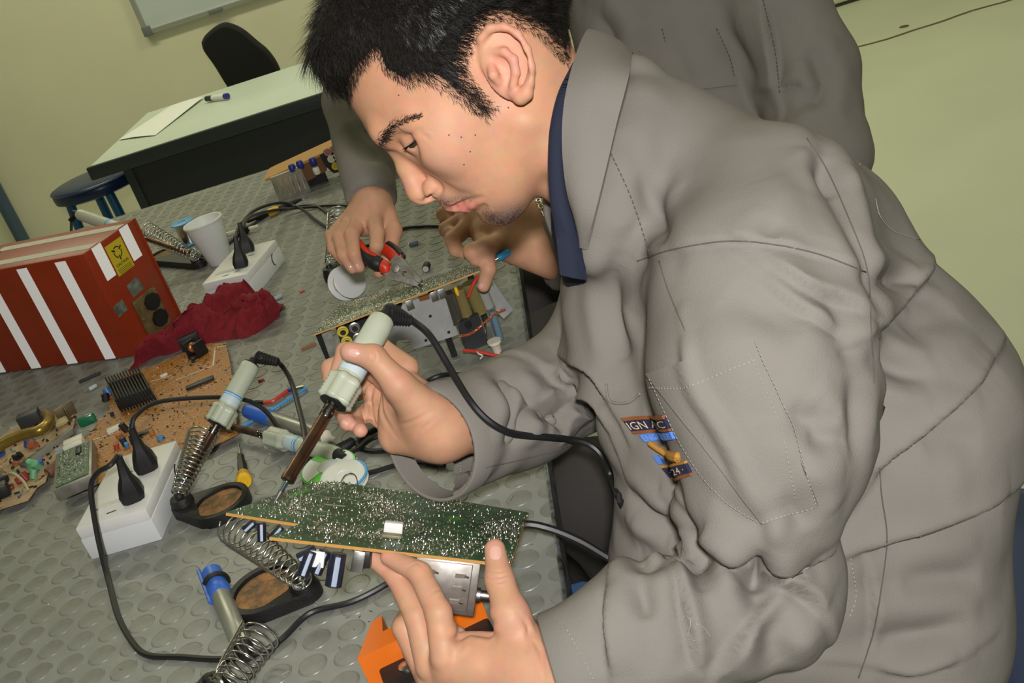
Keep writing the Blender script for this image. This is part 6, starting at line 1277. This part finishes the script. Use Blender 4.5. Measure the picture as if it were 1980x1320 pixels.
for pts, a, w_, k in [([(1475, 0), (1490, 60), (1500, 130), (1508, 185)], -.016, .022, 'step'), ([(1150, 30), (1175, 60), (1190, 100)], .012, .02, 'crease'), ([(1560, 90), (1580, 120), (1585, 170)], .012, .018, 'crease'), ([(1500, 170), (1540, 160), (1570, 180)], .010, .016, 'step'), ([(1540, 200), (1580, 190), (1600, 150)], .010, .016, 'crease'), ([(660, 240), (700, 290), (740, 310)], .010, .016, 'crease'), ([(690, 230), (720, 260), (745, 300)], .008, .014, 'step'), ([(1300, 90), (1320, 130), (1340, 170)], .006, .016, 'crease'), ([(1380, 50), (1430, 100), (1470, 170)], .008, .02, 'crease')]: V = fold(V, Q, S2_, pts, a, w_, k, N)
V = V + vnormals(V, Q) * (.003 * vnoise(V, 14, 5) + .0018 * (1 - 2 * np.abs(vnoise(V, 20, 6))))[:, None]
j2 = obj('jacket', G().add(V, Q.tolist()), GREY, per2, 180); S2_ = Surf(V, Q)
for pts in ([(1235, 100), (1300, 85), (1380, 55)], [(1232, 108), (1240, 120), (1300, 92), (1383, 62)], [(1280, 55), (1292, 100), (1310, 140)], [(1385, 55), (1410, 110), (1420, 150)], [(1475, 0), (1498, 100), (1508, 186)]): obj('stitching', seam(S2_, pts, .0008, .0006, .004), SEAM, j2, 180)
obj('chest_pocket', surf_patch(S2_, [(1236, 98), (1380, 52), (1425, 165), (1290, 180)], 14, 14, .0018), GREY, j2, 60)
# hand with pliers
c6 = lambda x, y, d: (600 + x / 6, 360 + y / 6, d - .045)
thP = [c6(880, 330, 1.60), c6(960, 520, 1.585), c6(930, 760, 1.565), c6(800, 1000, 1.560)]
fP = [([c6(740, 400, 1.57), c6(775, 545, 1.545), c6(770, 690, 1.535), c6(745, 790, 1.545)], [.0120, .0105, .0095, .0080]), ([c6(560, 430, 1.575), c6(480, 570, 1.545), c6(505, 790, 1.530), c6(570, 940, 1.535)], [.0120, .0105, .0092, .0078]),
      ([c6(460, 440, 1.585), c6(340, 600, 1.555), c6(385, 800, 1.535), c6(490, 955, 1.538)], [.0120, .0102, .0090, .0076]), ([c6(370, 460, 1.60), c6(245, 580, 1.575), c6(265, 720, 1.555), c6(380, 860, 1.548)], [.0112, .0094, .0082, .0070])]
pmP = [(c6(720, 200, 1.60), c6(700, 400, 1.58), .024, .020, .012, None), (c6(720, 200, 1.60), c6(560, 430, 1.585), .024, .018, .015, None), (c6(720, 210, 1.605), c6(420, 450, 1.60), .022, .016, .015, None), (c6(700, 0, 1.615), c6(720, 200, 1.60), .026, .025, .01, None)]
lo, hi = bounds([p for P, _ in fP for p in P] + thP + [c6(700, 0, 1.615), c6(720, 200, 1.6)], .03); vp, qp = hand(Field(lo, hi, .0019), pmP, fP, (thP, [.016, .0125, .0105, .0085]))
# pointing hand
c7 = lambda x, y, d: (820 + x / 6, 380 + y / 6, d - .045)
thQ = [c7(900, 520, 1.47), c7(700, 600, 1.45), c7(560, 640, 1.445), c7(600, 730, 1.448)]
fQ = [([c7(680, 480, 1.48), c7(720, 640, 1.455), c7(745, 850, 1.450), c7(690, 1040, 1.455)], [.0125, .0110, .0100, .0082]), ([c7(520, 330, 1.50), c7(330, 500, 1.49), c7(370, 620, 1.485), c7(480, 660, 1.49)], [.0122, .0105, .0092, .0080]),
      ([c7(480, 250, 1.515), c7(260, 380, 1.51), c7(300, 430, 1.50), c7(420, 470, 1.50)], [.0120, .0105, .0090, .0080]), ([c7(450, 170, 1.53), c7(225, 200, 1.53), c7(250, 260, 1.525), c7(380, 330, 1.52)], [.0112, .0098, .0085, .0075])]
pmQ = [(c7(1180, 300, 1.49), c7(720, 430, 1.49), .026, .020, .015, None), (c7(1180, 270, 1.50), c7(560, 300, 1.51), .026, .020, .015, None), (c7(1180, 240, 1.505), c7(480, 190, 1.53), .024, .017, .015, None), (c7(1180, 270, 1.495), c7(1700, 330, 1.46), .029, .033, .012, None), (c7(1000, 560, 1.48), c7(1500, 700, 1.46), .024, .03, .02, None)]
lo, hi = bounds([p for P, _ in fQ for p in P] + thQ + [c7(1700, 560, 1.45), c7(1180, 200, 1.5)], .035); vq, qq = hand(Field(lo, hi, .0019), pmQ, fQ, (thQ, [.014, .0125, .0110, .0088]))
# neck and head, out of frame above the jacket
ft2 = Field(A(1180, -520, 1.8) - .16, A(1180, -300, 1.8) + .2, .006); hc2 = A(1180, -430, 1.78)
ft2.ell(hc2, [nrm(vec(-.7, -.6, -.3)), nrm(vec(-.3, -.1, .95)), nrm(vec(.65, -.75, .1))], (.098, .11, .076), .02); ft2.cap(hc2, A(1210, -190, 1.79), .055, .06, .03); ft2.ell(hc2 + vec(-.04, -.035, -.07), np.eye(3), (.05, .05, .06), .03); v5, q5 = ft2.mesh(1)
tv5 = np.tile(SK, (len(v5), 1)); hcap = ((v5 - hc2) @ nrm(vec(.35, .3, .75)) > .03); tv5[hcap] = (.02, .016, .014)
lm2 = [limb([(1200, -260, 1.79), (1240, -100, 1.79), (1330, 250, 1.80)], [.05, .07, .09]), limb([(1250, -90, 1.78), (1080, -120, 1.85), (820, 10, 1.80), (694, 195, 1.70), (716, 380, 1.56)], [.05, .045, .035, .028, .022]), limb([(1260, -80, 1.78), (1440, -100, 1.68), (1555, 130, 1.63), (1580, 300, 1.58), (1300, 420, 1.52), (1080, 480, 1.465)], [.05, .045, .04, .035, .03, .024])]
gb, ta = join([(vp, qp, hand_tint(vp, [P[-1] for P, _ in fP], .012)), (vq, qq, hand_tint(vq, [P[-1] for P, _ in fQ] + [thQ[-1]], .012)), (v5, q5, tv5)] + lm2); obj('body', gb, SKIN, per2, 180, attr=ta)
SP = Surf(vp, qp); SQ = Surf(vq, qq); _pp = person; person = per2
nailpatch(SP, (691, 515), (3, 4), .7); nailpatch(SP, (677, 517), (3, 3), .7); nailpatch(SQ, (930, 553), (-2, 5), .8); person = _pp
# lower body of the second person
f3 = Field((-.05, .55, -.80), (.85, 1.25, .14), .010)
for y_ in (.77, 1.02): f3.cap(vec(.62, y_ + .04, -.13), vec(.07, y_, -.17), .10, .085, .02); f3.cap(vec(.07, y_, -.17), vec(.16, y_, -.70), .078, .06, .02)
a_, b_ = f3.mesh(1); obj('trousers', G().add(a_, b_.tolist()), MATS['dark_twill'], per2, 180)
# bracelet and blue pen in the pointing hand
br = thing('bracelet', 'silver chain bracelet on the wrist of the pointing hand', 'bracelet', A(*c7(1400, 150, 1.46))); sil = M('silver', (.75, .73, .66), .2, 1.)
B, BN = SQ.path([c7(1305, 10, 0)[:2], c7(1355, 110, 0)[:2], c7(1410, 200, 0)[:2], c7(1465, 290, 0)[:2], c7(1500, 340, 0)[:2]], 12); B = B + BN * .0022 - FW * .001; L = np.r_[0, np.cumsum(np.linalg.norm(np.diff(B, axis=0), axis=1))]
for k in range(9):
    a = np.array([np.interp(L[-1] * (k + .5) / 9, L, B[:, i]) for i in range(3)]); b = np.array([np.interp(L[-1] * (k + .9) / 9, L, B[:, i]) for i in range(3)]); d = nrm(b - a); x = nrm(np.cross(d, FW)); y = np.cross(d, x); 
    if k % 2: x, y = nrm(x + .9 * y), nrm(y - .9 * x)
    obj('link', tube([a + .0046 * math.cos(t) * d + .0030 * math.sin(t) * x for t in np.linspace(0, 2 * pi, 15)], .0010, n=6), sil, br, 180)
pe = thing('pen', 'blue pen tip poking out beside the pointing finger', 'pen', A(*c7(900, 690, 1.455)))
a, b = A(*c7(850, 720, 1.452)), A(*c7(965, 650, 1.458)); obj('barrel', lathe([(.0035, 0), (.0050, .002), (.0052, np.linalg.norm(b - a)), (.004, np.linalg.norm(b - a) + .04)], a, b - a, n=14), M('sky_plastic', (.03, .35, .72), .35), pe); obj('tip', lathe([(.0015, 0), (.0034, .004)], a - nrm(b - a) * .004, b - a, n=12), SOLDER, pe)
# combination pliers
pln = thing('pliers', 'combination pliers with red and black grips over the receiver board', 'pliers', A(*c6(900, 900, 1.52)))
jt, pv = A(*c6(1275, 1130, 1.520)), A(*c6(960, 930, 1.528)); dj = nrm(jt - pv); sd = nrm(np.cross(dj, FW)); sd = sd if np.dot(sd, UP) > 0 else -sd; nn_ = np.cross(dj, sd); nn_ = nn_ if np.dot(nn_, FW) < 0 else -nn_; Lj = np.linalg.norm(jt - pv)
pst = M('plier_steel', (.42, .41, .37), .38, .9, var=.35, vscale=70, col2=(.22, .20, .16))
for k in (-1, 1):
    poly_ = [(-.006, .004 * k), (-.004, .016 * k), (.010, .0165 * k), (Lj * .45, .0125 * k), (Lj * .96, .006 * k), (Lj, .005 * k), (Lj, .0006 * k), (Lj * .72, .0006 * k), (Lj * .62, .0035 * k), (Lj * .45, .0040 * k), (Lj * .36, .0008 * k), (.0, .0006 * k)]
    obj('jaw', prism(poly_, -.0055, .0055, ax=[dj, sd, nn_], o=pv), pst, pln, 0)
obj('pivot', lathe([(.0065, 0), (.006, .0015), (.002, .002)], pv + dj * .006 + nn_ * .0055, nn_, n=18), pst, pln)
redg = M('red_grip', (.62, .035, .012), .4); blkg = M('black_grip', (.012, .013, .013), .5)
h1 = [pv - dj * .004 - sd * .011, A(*c6(860, 930, 1.527)), A(*c6(740, 880, 1.530)), A(*c6(620, 800, 1.540)), A(*c6(560, 720, 1.552)), A(*c6(480, 640, 1.575))]
h2 = [pv - dj * .002 + sd * .011, A(*c6(1020, 870, 1.533)), A(*c6(950, 790, 1.545)), A(*c6(880, 740, 1.555)), A(*c6(780, 690, 1.565)), A(*c6(640, 640, 1.580))]
P = spline(h1, 6); n = len(P); obj('red_collar', tube(P[:10], [.0085] * 9 + [.0080], n=14), redg, pln, 180); obj('grip', tube(P[8:], np.interp(np.arange(n - 8), [0, 3, 8, n - 9], [.0090, .0108, .0088, .0085]), n=14), blkg, pln, 180)
obj('grip_inlay', tube(P[12:] + sd * .006 + nn_ * .002, .0052, n=10), redg, pln, 180)
P = spline(h2, 6); obj('red_collar', tube(P[:22], [.0088] * 22, n=14), redg, pln, 180); obj('grip', tube(P[3:20] + sd * .0075 - nn_ * .001, .0062, n=12), blkg, pln, 180)

for y_ in (.77, 1.02): g = Field(vec(-.12, y_ - .07, -.77), vec(.24, y_ + .07, -.60), .007); g.cap(vec(.16, y_, -.70), vec(0., y_, -.715), .04, .034, .02); g.cut(vec(.05, y_, -.748), (0, 0, -1), .3); a_, b_ = g.mesh(1); obj('shoe', G().add(a_, b_.tolist()), BLACK, per2, 180)
